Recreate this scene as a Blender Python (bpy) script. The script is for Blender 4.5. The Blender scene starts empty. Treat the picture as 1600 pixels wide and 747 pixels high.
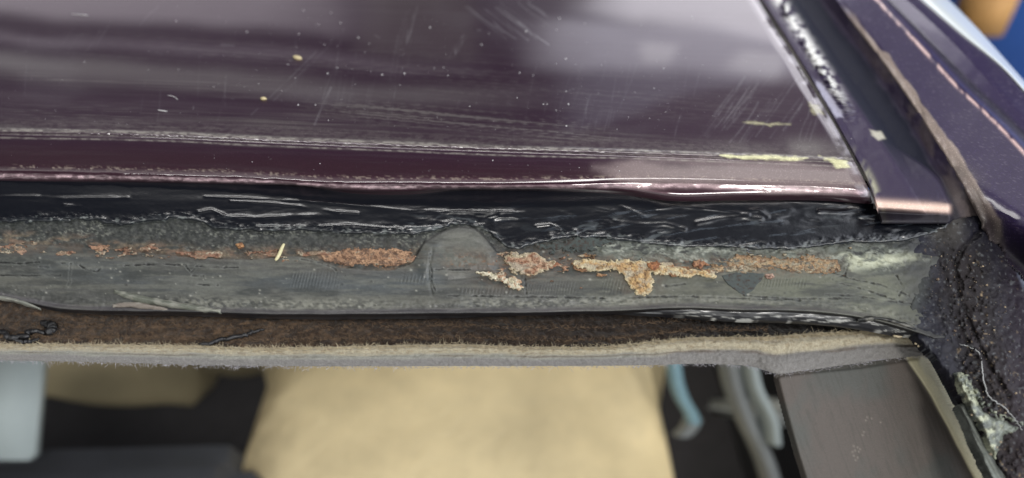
import bpy, bmesh, math, random
import numpy as np
from mathutils import Vector
random.seed(7)
sc = bpy.context.scene
C = sc.collection

# ------------------------------------------------------------------ camera
FPX, W0, H0 = 1155.0, 1600.0, 747.0          # focal length in photo pixels, photo size
PITCH = math.radians(40)
cp, sp_ = math.cos(PITCH), math.sin(PITCH)
RGT = np.array([1., 0., 0.]); FWD = np.array([0., cp, -sp_]); UPV = np.array([0., sp_, cp])
def rays(px, py):
    px = np.asarray(px, float); py = np.asarray(py, float)
    a = (px - W0/2)/FPX; b = (H0/2 - py)/FPX
    return FWD + a[..., None]*RGT + b[..., None]*UPV
d0 = rays(800, 290); CAM = -d0/np.linalg.norm(d0)*0.245   # roof lip passes through the origin, 24.5 cm away
cd = bpy.data.cameras.new('camera'); cam = bpy.data.objects.new('camera', cd); C.objects.link(cam)
cam.location = CAM; cam.rotation_euler = (math.pi/2 - PITCH, 0, 0)
cd.sensor_width = 36; cd.lens = 36*FPX/W0
cd.clip_start = 0.01; cd.clip_end = 100
cd.dof.use_dof = True; cd.dof.focus_distance = 0.243; cd.dof.aperture_fstop = 6.2
sc.camera = cam

# ------------------------------------------------------------------ world: the dim workshop round the car
w = bpy.data.worlds.new('World'); sc.world = w; w.use_nodes = True
nt = w.node_tree; N = nt.nodes; L = nt.links
for n in list(N): N.remove(n)
def wm(op, a, b=None, c=None, clamp=False):
    n = N.new('ShaderNodeMath'); n.operation = op; n.use_clamp = clamp
    for i, v in enumerate((a, b, c)):
        if v is None: continue
        if isinstance(v, (int, float)): n.inputs[i].default_value = v
        else: L.new(v, n.inputs[i])
    return n.outputs[0]
tc = N.new('ShaderNodeTexCoord'); sx = N.new('ShaderNodeSeparateXYZ'); L.new(tc.outputs['Generated'], sx.inputs[0])
DEG = 180/math.pi
el = wm('MULTIPLY', wm('ARCSINE', sx.outputs['Z']), DEG)
az = wm('MULTIPLY', wm('ARCTAN2', sx.outputs['X'], sx.outputs['Y']), DEG)
nz = N.new('ShaderNodeTexNoise'); nz.inputs['Scale'].default_value = 5; nz.inputs['Detail'].default_value = 3
L.new(tc.outputs['Generated'], nz.inputs['Vector'])
nw = wm('SUBTRACT', nz.outputs['Fac'], 0.5)
ely = wm('MULTIPLY', wm('ARCTAN2', sx.outputs['Z'], sx.outputs['Y']), DEG)   # height angle of a level line of lamps across the hall
el2 = wm('ADD', wm('SUBTRACT', ely, wm('MULTIPLY', az, 0.065)), wm('MULTIPLY', nw, 2.2))
az2 = wm('ADD', az, wm('MULTIPLY', nw, 10))
def box(a0, a1, e0, e1, sa, se, slant=0.0, es=None, as_=None):
    e = wm('ADD', es or el2, wm('MULTIPLY', az, slant)) if slant else (es or el2)
    a = as_ or az2
    def rise(x, lo, s): 
        m = N.new('ShaderNodeMapRange'); m.interpolation_type = 'SMOOTHSTEP'
        m.inputs['From Min'].default_value = lo - s; m.inputs['From Max'].default_value = lo + s
        L.new(x, m.inputs['Value']); return m.outputs[0]
    def fall(x, hi, s): return wm('SUBTRACT', 1.0, rise(x, hi, s))
    return wm('MULTIPLY', wm('MULTIPLY', rise(a, a0, sa), fall(a, a1, sa)), wm('MULTIPLY', rise(e, e0, se), fall(e, e1, se)))
terms = []
def light(fac, col, strength):
    mx = N.new('ShaderNodeMix'); mx.data_type = 'RGBA'; mx.clamp_result = False
    mx.inputs[6].default_value = (0, 0, 0, 1); mx.inputs[7].default_value = (*[c*strength for c in col], 1)
    L.new(fac, mx.inputs[0]); terms.append(mx.outputs[2])
one = N.new('ShaderNodeValue'); one.outputs[0].default_value = 1
light(one.outputs[0], (0.92, 0.95, 1.05), 0.06)
WORLD_BOXES = [
 (-70, -15, 12.0, 25.3, 5, .5, 0.0, (.97, .88, .95), .85),
 (-70, -6, 26.9, 27.5, 8, .4, 0.0, (1, .90, 1.0), 0.5),
 (-70, 0, 28.7, 30.2, 8, .6, 0.0, (1.0, 1.0, .93), 0.55),
 (-70, 10, 31.4, 32.4, 8, .5, 0.0, (1.0, .88, .95), 0.14),
 (-70, 24, 33.0, 33.6, 8, .4, 0.0, (1.0, .88, .95), 0.16),
 (-13, -3, 12.0, 26.5, 1.5, .8, 0.0, (1.0, .95, .85), 0.22),
 (8, 33, 10, 22.6, 3.5, .7, -0.03, (1.0, .96, 1.0), 2.3),
 (4, 33, 23.8, 27.6, 3.5, .7, 0.05, (.97, .94, 1.04), 1.15),
 (12, 15, 24.6, 26.4, .6, .4, 0.0, (1, .97, .94), .9), (18, 21, 24.4, 26.2, .6, .4, 0.0, (1, .97, .94), .9), (24, 27.5, 24.2, 26.0, .6, .4, 0.0, (1, .97, .94), .9),
 (7, 33, 24.0, 33.8, 3, .5, 0.36, (.90, .93, 1.12), .5),
 (-2, 10, 19.5, 25.5, 2.5, 2.0, 0.0, (.95, .93, 1.0), 0.25),
 (12, 50, 35, 44, 8, 4, 0.0, (1, .97, .92), 1.5),
 (-60, 60, 52, 60, 15, 3, 0.0, (1, .97, .95), 1.2),
]
for a0, a1, e0, e1, sa, se, sl, c, s in WORLD_BOXES: light(box(a0, a1, e0, e1, sa, se, sl), c, s)
light(box(52, 150, 0, 60, 8, 6, 0.0, el), (.93, .97, 1.05), 2.4)   # unseen bright box added at the right for the rail edge to reflect
# unseen glow added behind the camera to light the seat
back = wm('MULTIPLY', sx.outputs['Y'], -1.0)
mr = N.new('ShaderNodeMapRange'); mr.interpolation_type = 'SMOOTHSTEP'
mr.inputs['From Min'].default_value = 0.4; mr.inputs['From Max'].default_value = 0.9; L.new(back, mr.inputs['Value'])
up = wm('MULTIPLY', mr.outputs[0], wm('GREATER_THAN', sx.outputs['Z'], 0.0))
light(up, (1.0, .99, .95), 1.5)
acc = terms[0]
for t in terms[1:]:
    a = N.new('ShaderNodeMix'); a.data_type = 'RGBA'; a.blend_type = 'ADD'; a.clamp_result = False
    a.inputs[0].default_value = 1; L.new(acc, a.inputs[6]); L.new(t, a.inputs[7]); acc = a.outputs[2]
bg = N.new('ShaderNodeBackground'); bg.inputs['Strength'].default_value = 1.0; L.new(acc, bg.inputs['Color'])
wo = N.new('ShaderNodeOutputWorld'); L.new(bg.outputs[0], wo.inputs[0])

# ------------------------------------------------------------------ lamps
def area(name, loc, target, sx_, sy_, power, col):
    ld = bpy.data.lights.new(name, 'AREA'); ld.shape = 'RECTANGLE'; ld.size = sx_; ld.size_y = sy_; ld.energy = power; ld.color = col
    o = bpy.data.objects.new(name, ld); C.objects.link(o); o.location = loc
    o.rotation_euler = (Vector(target) - Vector(loc)).to_track_quat('-Z', 'Y').to_euler()
    return o
area('workshop_strip_lamp', (-0.3, 1.35, 2.3), (0, 0, 0), 2.4, 0.16, 26, (1, .98, .95))
area('rear_fill_lamp', (0.6, -1.6, 2.0), (0.1, 0.3, -0.6), 0.5, 0.35, 38, (1, .97, .92))  # unseen fill lamp added high behind the camera, aimed at the seat
area('seat_fill_light', (0.15, 0.9, -0.15), (0.0, 0.35, -0.75), 0.5, 0.3, 5.5, (1, .95, .80))  # added inside the cabin to brighten the beige seat

sc.view_settings.view_transform = 'Standard'; sc.view_settings.look = 'None'
sc.view_settings.exposure = 0; sc.view_settings.gamma = 1
sc.render.engine = 'CYCLES'
sc.cycles.use_denoising = True; sc.cycles.max_bounces = 6; sc.cycles.sample_clamp_indirect = 4

# ================================================================== helpers
_rng = np.random.RandomState(3); _T = _rng.rand(256, 256)
def vnoise(x, y, s=0):
    x = x + s*37.7; y = y + s*91.3
    xi = np.floor(x).astype(int); yi = np.floor(y).astype(int); fx = x - xi; fy = y - yi
    fx = fx*fx*(3 - 2*fx); fy = fy*fy*(3 - 2*fy)
    a = _T[xi % 256, yi % 256]; b = _T[(xi+1) % 256, yi % 256]; c = _T[xi % 256, (yi+1) % 256]; d = _T[(xi+1) % 256, (yi+1) % 256]
    return (a*(1-fx) + b*fx)*(1-fy) + (c*(1-fx) + d*fx)*fy
def fbm(x, y, sx, sy=None, o=4, s=0, g=0.5):
    sy = sy or sx; r = 0; amp = 1; tot = 0
    for i in range(o):
        r = r + amp*vnoise(x/sx*2**i, y/sy*2**i, s + i); tot += amp; amp *= g
    return r/tot                                            # 0..1, mean .5
def ss(a, b, x): t = np.clip((x - a)/(b - a), 0, 1); return t*t*(3 - 2*t)
def pl(x, pts):                                             # smooth interpolation through points
    xs = np.array([p[0] for p in pts], float); ys = np.array([p[1] for p in pts], float)
    m = np.gradient(ys, xs); x = np.clip(x, xs[0], xs[-1]); i = np.clip(np.searchsorted(xs, x) - 1, 0, len(xs) - 2)
    h = xs[i+1] - xs[i]; t = (x - xs[i])/h
    return (2*t**3-3*t**2+1)*ys[i] + (t**3-2*t**2+t)*h*m[i] + (-2*t**3+3*t**2)*ys[i+1] + (t**3-t**2)*h*m[i+1]
def sdf(px, py, poly):                                      # signed distance in pixels, positive inside
    d = np.full(px.shape, 1e9); ins = np.zeros(px.shape, bool); n = len(poly)
    for i in range(n):
        x0, y0 = poly[i]; x1, y1 = poly[(i+1) % n]; ex, ey = x1-x0, y1-y0
        t = np.clip(((px-x0)*ex + (py-y0)*ey)/(ex*ex+ey*ey+1e-9), 0, 1)
        d = np.minimum(d, (px-x0-t*ex)**2 + (py-y0-t*ey)**2)
        if y0 != y1:
            c = ((y0 > py) != (y1 > py)) & (px < (x1-x0)*(py-y0)/(y1-y0) + x0); ins ^= c
    d = np.sqrt(d); return np.where(ins, d, -d)
def dline(px, py, pts):
    d = np.full(px.shape, 1e9)
    for (x0, y0), (x1, y1) in zip(pts[:-1], pts[1:]):
        ex, ey = x1-x0, y1-y0; t = np.clip(((px-x0)*ex + (py-y0)*ey)/(ex*ex+ey*ey+1e-9), 0, 1)
        d = np.minimum(d, (px-x0-t*ex)**2 + (py-y0-t*ey)**2)
    return np.sqrt(d)
def lin(c): return np.array([((v/255)/12.92 if v/255 <= .04045 else ((v/255+.055)/1.055)**2.4) for v in c])

def mixc(col, c, f):                                        # blend an rgba array (a = roughness) to colour c by f
    f = np.clip(f, 0, 1)[..., None]; c = np.asarray(c, float)
    if c.ndim == 1 and len(c) == 3: return np.concatenate([col[..., :3]*(1-f) + c*f, col[..., 3:]], -1)
    return col*(1-f) + c*f
def rgba(c, r, k=1.0): return np.array([*(lin(c)*k), r])
def fill(shape, c): return np.broadcast_to(np.asarray(c, float), shape + (4,)).copy()

# planes: the roof is the horizontal plane z = 0; the window flange leans towards the camera
TH = math.radians(22); NF = np.array([0., -math.sin(TH), math.cos(TH)]); P0F = np.array([0., -.006, -.0120])
def hit_plane(px, py, n, p0, h=0.0):
    d = rays(px, py); t = (n @ p0 + h - n @ CAM)/(d @ n); return CAM + t[..., None]*d
def hit_f(px, py, h=0.0): return hit_plane(px, py, NF, P0F, h)
def hit_z(px, py, z):
    d = rays(px, py); t = (z - CAM[2])/d[..., 2]; return CAM + t[..., None]*d
def at(px, py, dist):
    d = rays(px, py); return CAM + d*dist

def link(name, me, parent=None, mat=None):
    o = bpy.data.objects.new(name, me); C.objects.link(o)
    if parent: o.parent = parent
    if mat: me.materials.append(mat)
    return o
def tag(o, label=None, cat=None, group=None, kind=None):
    if label: o['label'] = label
    if cat: o['category'] = cat
    if group: o['group'] = group
    if kind: o['kind'] = kind
    return o
MSC = {'primed_steel': .50, 'dirty_paint': .55, 'grey_plastic_trim': .55, 'flaking_rust': .84, 'fibre_board': .5, 'headliner_felt': .8}
def sheet(name, P, col, mat, parent=None, mask=None, skirt=None, skirt_n=None):
    """a sheet over a 2-D grid of points with a colour (a = roughness); its open edge is turned down to give it thickness"""
    nr, nc = P.shape[:2]; V = P.reshape(-1, 3); K = col.reshape(-1, 4)*np.array([*[MSC.get(mat.name, 1.)]*3, 1.])
    I = np.arange(nr*nc).reshape(nr, nc)
    F = np.stack([I[:-1, :-1], I[1:, :-1], I[1:, 1:], I[:-1, 1:]], -1).reshape(-1, 4)
    if mask is not None:
        m = mask.reshape(-1); F = F[m[F].all(1)]
    used, inv = np.unique(F, return_inverse=True); F = inv.reshape(-1, 4); V = V[used]; K = K[used]
    if skirt:
        E = np.concatenate([F[:, [0, 1]], F[:, [1, 2]], F[:, [2, 3]], F[:, [3, 0]]])
        key = np.sort(E, 1); code = key[:, 0].astype(np.int64)*len(V) + key[:, 1]
        u, idx, cnt = np.unique(code, return_index=True, return_counts=True)
        B = E[idx[cnt == 1]]; bv, binv = np.unique(B, return_inverse=True); binv = binv.reshape(-1, 2) + len(V)
        sn = np.array(skirt_n if skirt_n is not None else NF)
        V = np.concatenate([V, V[bv] - sn*skirt]); K = np.concatenate([K, K[bv]])
        F = np.concatenate([F, np.stack([B[:, 1], B[:, 0], binv[:, 0], binv[:, 1]], -1)])
    me = bpy.data.meshes.new(name)
    me.vertices.add(len(V)); me.vertices.foreach_set('co', V.astype(np.float32).ravel())
    me.loops.add(F.size); me.loops.foreach_set('vertex_index', F.astype(np.int32).ravel())
    me.polygons.add(len(F)); me.polygons.foreach_set('loop_start', np.arange(0, F.size, 4, dtype=np.int32))
    me.polygons.foreach_set('use_smooth', np.ones(len(F), bool))
    me.update(calc_edges=True)
    a = me.attributes.new('col', 'FLOAT_COLOR', 'POINT'); a.data.foreach_set('color', np.clip(K, 0, 1).astype(np.float32).ravel())
    me.validate()
    return link(name, me, parent, mat)
def px_grid(x0, x1, y0, y1, st):
    return np.meshgrid(np.arange(x0, x1 + st, st), np.arange(y0, y1 + st, st))

# ------------------------------------------------------------------ materials
def mat(name, color=None, rough=0.5, metallic=0.0, coat=0.0, coat_r=0.05, spec=0.5, attr=False, bump=(), sheen=0.0, var=0.0, vscale=300, flake=0.0):
    m = bpy.data.materials.new(name); m.use_nodes = True; nt = m.node_tree; N = nt.nodes; L = nt.links
    b = N['Principled BSDF']; b.inputs['Metallic'].default_value = metallic
    b.inputs['Roughness'].default_value = rough; b.inputs['Specular IOR Level'].default_value = spec
    b.inputs['Coat Weight'].default_value = coat; b.inputs['Coat Roughness'].default_value = coat_r
    b.inputs['Sheen Weight'].default_value = sheen
    t = N.new('ShaderNodeTexCoord')
    if attr:
        a = N.new('ShaderNodeAttribute'); a.attribute_name = 'col'; csock = a.outputs['Color']; L.new(a.outputs['Alpha'], b.inputs['Roughness'])
        if coat:                                             # dust dulls the clear coat as well
            mr = N.new('ShaderNodeMapRange'); mr.inputs['From Min'].default_value = .42; mr.inputs['From Max'].default_value = .8
            mr.inputs['To Min'].default_value = coat_r; mr.inputs['To Max'].default_value = .5
            L.new(a.outputs['Alpha'], mr.inputs['Value']); L.new(mr.outputs[0], b.inputs['Coat Roughness'])
    else:
        r = N.new('ShaderNodeRGB'); r.outputs[0].default_value = (*color, 1); csock = r.outputs[0]
    if var:
        n = N.new('ShaderNodeTexNoise'); n.inputs['Scale'].default_value = vscale; n.inputs['Detail'].default_value = 6; n.inputs['Roughness'].default_value = .65
        L.new(t.outputs['Object'], n.inputs['Vector'])
        mr = N.new('ShaderNodeMapRange'); mr.inputs['From Min'].default_value = .3; mr.inputs['From Max'].default_value = .7
        mr.inputs['To Min'].default_value = 1 - var; mr.inputs['To Max'].default_value = 1 + var; L.new(n.outputs['Fac'], mr.inputs['Value'])
        v = N.new('ShaderNodeVectorMath'); v.operation = 'SCALE'; L.new(csock, v.inputs[0]); L.new(mr.outputs[0], v.inputs['Scale']); csock = v.outputs[0]
    if flake:                                                # metallic flakes of the paint
        vo = N.new('ShaderNodeTexVoronoi'); vo.inputs['Scale'].default_value = 4500; L.new(t.outputs['Object'], vo.inputs['Vector'])
        sep = N.new('ShaderNodeSeparateColor'); L.new(vo.outputs['Color'], sep.inputs[0])
        mr = N.new('ShaderNodeMapRange'); mr.inputs['From Min'].default_value = .9; mr.inputs['From Max'].default_value = 1
        mr.inputs['To Min'].default_value = 1; mr.inputs['To Max'].default_value = 1 + flake; L.new(sep.outputs[0], mr.inputs['Value'])
        v = N.new('ShaderNodeVectorMath'); v.operation = 'SCALE'; L.new(csock, v.inputs[0]); L.new(mr.outputs[0], v.inputs['Scale']); csock = v.outputs[0]
    L.new(csock, b.inputs['Base Color'])
    prev = None
    for (scale, dist, det) in bump:
        n = N.new('ShaderNodeTexNoise'); n.inputs['Scale'].default_value = scale; n.inputs['Detail'].default_value = det; n.inputs['Roughness'].default_value = .6
        L.new(t.outputs['Object'], n.inputs['Vector'])
        bp = N.new('ShaderNodeBump'); bp.inputs['Distance'].default_value = dist; bp.inputs['Strength'].default_value = 1
        L.new(n.outputs['Fac'], bp.inputs['Height'])
        if prev: L.new(prev, bp.inputs['Normal'])
        prev = bp.outputs[0]
    if prev:
        L.new(prev, b.inputs['Normal'])
    return m
M_paint = mat('purple_metallic_paint', attr=True, metallic=.4, spec=.12, coat=1.0, coat_r=.03, flake=.9, bump=((900, .00002, 3),))
M_rail = mat('purple_satin_paint', attr=True, metallic=.1, spec=.12, coat=.4, coat_r=.08, flake=1.2, bump=((1500, .00003, 3),))
M_ditch = mat('ditch_paint', attr=True, metallic=.0, spec=.15, coat=.15, coat_r=.2, flake=.6, bump=((1200, .00004, 3),))
M_flange = mat('primed_steel', attr=True, spec=.5, bump=((1100, .00009, 5), (5000, .00004, 3)), var=.12, vscale=900)
M_adh = mat('black_urethane', attr=True, spec=.75, bump=((500, .00005, 3),))
M_rust = mat('flaking_rust', attr=True, spec=.25, bump=((2200, .0004, 5),), var=.45, vscale=2200)
M_pillar = mat('dirty_paint', attr=True, spec=.16, bump=((900, .00010, 6), (3500, .00005, 3)), var=.3, vscale=700)
M_fibre = mat('fibre_board', attr=True, spec=.1, sheen=.15, bump=((900, .0006, 6), (3500, .0003, 4)), var=.4, vscale=800)
M_felt = mat('headliner_felt', attr=True, spec=.1, sheen=.3, bump=((2600, .0003, 5),), var=.22, vscale=1800)
M_hair = mat('felt_fibres', (.42, .36, .25), rough=.9, spec=.1, var=.3, vscale=900)
M_trim = mat('grey_plastic_trim', attr=True, spec=.2, bump=((2600, .00012, 4),), var=.07, vscale=1500)
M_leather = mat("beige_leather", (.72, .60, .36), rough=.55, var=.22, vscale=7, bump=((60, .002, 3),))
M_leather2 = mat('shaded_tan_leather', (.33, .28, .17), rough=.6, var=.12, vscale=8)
M_dark = mat('black_carpet', (.016, .015, .018), rough=.9, var=.3, vscale=40, bump=((400, .002, 3),))
M_dash = mat('dark_blue_grey_plastic', (.035, .038, .045), rough=.6, var=.15, vscale=20)
M_card = mat('pale_door_lining', (.26, .30, .30), rough=.7, var=.08, vscale=10)
M_belt = mat('light_blue_webbing', (.17, .29, .34), rough=.6, var=.1, vscale=100)
M_grey = mat('grey_plastic', (.17, .185, .19), rough=.5, var=.1, vscale=30)
M_floor = mat('concrete_floor', (.24, .23, .22), rough=.6, var=.3, vscale=3, bump=((40, .002, 4),))
M_blue = mat('blue_painted_steel', (.03, .11, .42), rough=.45, var=.1, vscale=4)
M_orange = mat('orange_cardboard', (.50, .27, .09), rough=.7, var=.1, vscale=10)
M_white = mat('white_paper', (.6, .6, .55), rough=.7, var=.05, vscale=10)
M_seed = mat('dry_seed_husk', (.42, .35, .20), rough=.6, var=.3, vscale=2000)
M_dust = mat('pale_grit', (.55, .54, .55), rough=.3, spec=.8, var=.3, vscale=900)
M_crumb = mat('dark_sealant_scrap', (.012, .012, .014), rough=.4, spec=.7, bump=((2500, .0003, 3),))
M_edge_hl = mat('painted_rail_highlight', (.80, .86, .88), rough=.3, metallic=.2, coat=.5)

def empty(name, loc):
    o = bpy.data.objects.new(name, None); C.objects.link(o); o.location = loc; o.empty_display_size = .05
    bpy.context.view_layer.update(); return o
def child_fix(o):                                            # keep world place under a moved parent
    if o.parent: o.matrix_parent_inverse = o.parent.matrix_world.inverted()
    return o

car = tag(empty('car', (0, 0, 0)), 'dark purple metallic car with its windscreen removed and a rusted, black-sealed roof flange', 'car')

# ================================================================== roof panel
CREASE = [(-200, 199), (0, 205), (250, 211), (500, 222), (800, 233), (1000, 239), (1330, 251), (1500, 258)]
LIP = [(-200, 267), (0, 274), (200, 278), (400, 284), (520, 291), (650, 292), (800, 293), (900, 292), (1000, 290), (1100, 291), (1200, 294), (1300, 297), (1366, 301), (1500, 306)]
LIPB = [(-200, 280), (0, 286), (200, 287), (400, 290), (470, 291), (530, 299), (640, 302), (720, 297), (800, 297), (900, 299), (980, 303), (1040, 311), (1150, 311), (1300, 312), (1366, 317), (1500, 322)]
ROOF_R = [(-400, 940), (-200, 1063), (-60, 1148), (0, 1186), (50, 1216), (95, 1245), (150, 1277), (200, 1307), (250, 1334), (290, 1355), (310, 1366), (330, 1370)]   # (y, x): roof side edge
us = np.concatenate([np.linspace(-520, -10, 60), np.linspace(-8, 1000, 640), np.linspace(1001.5, 1366, 240)])/1366.
far = np.concatenate([np.linspace(-400, -12, 40), np.arange(-10, 200, 1.6)])
U, V = np.meshgrid(us, np.arange(len(far) + 60))
nr_far = len(far)
x_nom = us*1366
PY = np.zeros((len(far) + 60, len(us))); Z = np.zeros_like(PY)
cy, ly, lb = pl(x_nom, CREASE), pl(x_nom, LIP), pl(x_nom, LIPB)
s_far = (far - far[0])/(far[-1] - far[0])
for i, f in enumerate(far): PY[i] = far[0] + (cy - 6 - far[0])*s_far[i]
prof = [(0, 'c', -6, 0), (.08, 'c', -2, .0001), (.14, 'c', 1, -.0001), (.24, 'c', 5, -.0006), (.45, 'm', .35, -.0010), (.68, 'm', .75, -.0014), (.80, 'l', -5, -.0019),
        (.86, 'l', 0, -.0028), (.93, 'b', 0.5, -.0042), (1.0, 'b', 0, -.0062)]
ts = np.linspace(0, 1, 60)
def row_of(p):
    if p[1] == 'c': return cy + p[2]
    if p[1] == 'm': return cy + (ly - cy)*p[2]
    if p[1] == 'l': return ly + p[2]
    return ly + (lb - ly)*(.6 if p[2] else 1.0)
kt = np.array([p[0] for p in prof]); kr = np.array([row_of(p) for p in prof]); kz = np.array([p[3] for p in prof])
for j, t in enumerate(ts):
    i = min(max(np.searchsorted(kt, t) - 1, 0), len(kt) - 2); f = (t - kt[i])/(kt[i+1] - kt[i])
    f2 = f
    PY[nr_far + j] = kr[i]*(1-f2) + kr[i+1]*f2
    Z[nr_far + j] = np.interp(t, kt, kz)
# smooth the profile rows a little
for _ in range(3):
    Z[nr_far-2:-1] = (Z[nr_far-3:-2] + 2*Z[nr_far-2:-1] + Z[nr_far-1:])/4
    PY[nr_far-2:-1] = (PY[nr_far-3:-2] + 2*PY[nr_far-2:-1] + PY[nr_far-1:])/4
edge_x = pl(PY, [(a, b) for a, b in ROOF_R])
PXg = np.where(U < .6, U*1366, .6*1366 + (U - .6)/.4*(edge_x - .6*1366))
# soft round-over along the side edge and corner, slight crown, small dents
de = edge_x - PXg
Z = Z - .0016*(1 - ss(0, 9, de))**2 - .0006*(1 - ss(0, 22, de))
Z = Z + .0002*(fbm(PXg, PY, 260, 120, 2, 5) - .5)*ss(0, 60, cy - PY)
PYl = ly
lipzone = np.exp(-((PY - PYl)/4.0)**2)
Z = Z + lipzone*(fbm(PXg, PY, 14, 5, 3, 9) - .5)*.0007*(1 - .9*ss(500, 900, PXg)) + lipzone*(fbm(PXg, PY, 90, 30, 2, 19) - .5)*.0003
crz = np.exp(-((PY - pl(PXg, CREASE))/3.)**2)
Z = Z + crz*(fbm(PXg, PY, 5, 3, 2, 11) - .5)*.00012
col = fill(PXg.shape, rgba((84, 42, 80), .34, .24))
col = mixc(col, rgba((86, 46, 62), .34, .30), ss(0, 40, PY - cy)*.8)
# dusty scuff at the crease: three fine lines that follow it
for off, wd, st in ((-3, 2.6, .75), (3.5, 1.1, .45), (9.5, 1.2, .62), (-12, 9, .12)):
    yy = pl(PXg, CREASE) + off + (fbm(PXg, PY*0, 120, 1, 2, 31) - .5)*2
    nn = ss(.35, .62, fbm(PXg, PY, 7, 2.2, 3, 40 + int(off)))
    col = mixc(col, rgba((190, 186, 176), .75), np.exp(-((PY - yy)/wd)**2)*st*.6*(.3 + .7*nn))
col = mixc(col, rgba((196, 170, 176), .6), np.exp(-((PY - ly)/3.0)**2)*(.22 + .5*ss(.4, .7, fbm(PXg, PY, 9, 4, 4, 50)))*(.4 + .9*ss(.3, .65, fbm(PXg, PY*0, 160, 1, 3, 51)))*(1 - .55*np.exp(-((PXg-700)/160)**2)))  # pink highlight of the lip put into the colour
col = mixc(col, rgba((178, 165, 150), .7), np.exp(-((PY - ly + 14)/3.0)**2)*ss(.5, .75, fbm(PXg, PY, 5, 2, 3, 52))*.35)
# buffed dusty patch on the near band, right half
pd = sdf(PXg, PY, [(930, 262), (1000, 250), (1120, 258), (1250, 252), (1350, 262), (1366, 300), (1000, 292)])
col = mixc(col, rgba((176, 160, 158), .65), ss(-14, 12, pd + 30*(fbm(PXg, PY, 60, 18, 3, 55) - .5))*.36)
# film of dust that catches light above the crease
pd = sdf(PXg, PY, [(300, 180), (560, 160), (760, 182), (1000, 205), (1180, 228), (1330, 252), (-60, 203), (-60, 180)])
col = mixc(col, rgba((150, 150, 140), .6), ss(-10, 14, pd)*(.01 + .08*ss(.45, .7, fbm(PXg, PY - .055*PXg, 160, 2.5, 3, 60))))
col = mixc(col, rgba((150, 150, 150), .6), .02*ss(.45, .75, fbm(PXg, PY - .035*PXg, 120, 3, 3, 61)))
col = mixc(col, rgba((160, 158, 165), .6), .04*ss(.52, .8, fbm(PXg, PY, 150, 60, 4, 62))*ss(0, 60, cy - PY))
# brushed polishing lines that fan out to the right above the crease
for (slope, x0, x1, yc, hw, st, sd_) in ((.10, 430, 1010, 158, 16, .42, 75), (.05, -60, 640, 176, 22, .22, 76), (.03, -60, 500, 122, 16, .22, 77), (.075, 0, 900, 60, 30, .12, 78), (.09, 600, 1300, 120, 40, .10, 79)):
    yy = yc + slope*(PXg - x0); ln = fbm(PXg, (PY - slope*PXg), 260, 1.6, 3, sd_, .7)
    col = mixc(col, rgba((168, 166, 158), .5), np.exp(-((PY - yy)/hw)**2)*ss(x0, x0 + 120, PXg)*(1 - ss(x1 - 120, x1, PXg))*ss(.48, .8, ln)*st*.55)
col = mixc(col, rgba((178, 176, 170), .6), np.exp(-(((PXg - 1270)/120)**2 + ((PY - 232)/17)**2))*.3*ss(.1, .8, fbm(PXg - .25*PY, PY*.3, 40, 30, 3, 57)))
# straight scratches: (x0,y0,x1,y1,count,spread,strength)
rs = np.random.RandomState(12)
def scratch(x0, y0, x1, y1, n, spread, stg, jit=6):
    global col
    for k in range(n):
        a = (rs.rand() - .5)*spread; b = a + (rs.rand() - .5)*jit; q0, q1 = sorted(rs.rand(2))
        if q1 - q0 < .35: q0, q1 = max(0, q0 - .3), min(1, q1 + .3)
        X0, Y0, X1, Y1 = x0 + a, y0, x1 + b, y1
        p = [(X0 + (X1-X0)*q0, Y0 + (Y1-Y0)*q0), (X0 + (X1-X0)*q1, Y0 + (Y1-Y0)*q1)]
        x_lo, x_hi = min(p[0][0], p[1][0]) - 6, max(p[0][0], p[1][0]) + 6; y_lo, y_hi = min(p[0][1], p[1][1]) - 6, max(p[0][1], p[1][1]) + 6
        m = (PXg > x_lo) & (PXg < x_hi) & (PY > y_lo) & (PY < y_hi)
        if not m.any(): continue
        bend = (rs.rand() - .5)*7; tq = (PY[m] - p[0][1])/(p[1][1] - p[0][1] + 1e-6); d = dline(PXg[m] + bend*tq*(1 - tq)*4 if abs(p[1][1] - p[0][1]) > 12 else PXg[m], PY[m], p)
        f = np.exp(-(d/(.55 + .6*rs.rand()))**2)*stg*.34*(.15 + .85*rs.rand()**2)*ss(.25, .6, fbm(PXg[m], PY[m], 24, 16, 2, 800 + k))
        col[m] = mixc(col[m], rgba((205, 205, 210), .7), f)
scratch(1225, 120, 1150, 222, 40, 130, .34); scratch(940, 140, 925, 215, 8, 60, .22)
scratch(1300, 130, 1270, 220, 14, 60, .3)
scratch(750, 10, 830, 70, 16, 60, .5); scratch(790, 0, 850, 40, 12, 60, .45); scratch(640, 10, 615, 95, 8, 30, .3); scratch(725, 55, 708, 90, 6, 12, .5)
scratch(540, 40, 395, 185, 4, 14, .4, 20); scratch(535, 90, 490, 195, 4, 8, .45); scratch(150, 30, 110, 90, 5, 60, .25); scratch(265, 0, 225, 40, 3, 15, .3)
scratch(560, 30, 530, 200, 14, 220, .16, 30); scratch(900, 100, 870, 220, 22, 500, .18, 40); scratch(320, 40, 300, 190, 14, 600, .13, 40)
for _ in range(46):
    x, y = rs.rand()*1250, 20 + rs.rand()*200; l = 12 + 30*rs.rand(); scratch(x, y, x + l*(rs.rand() - .3), y + (rs.rand() - .5)*14, 1, 3, .4)
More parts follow.
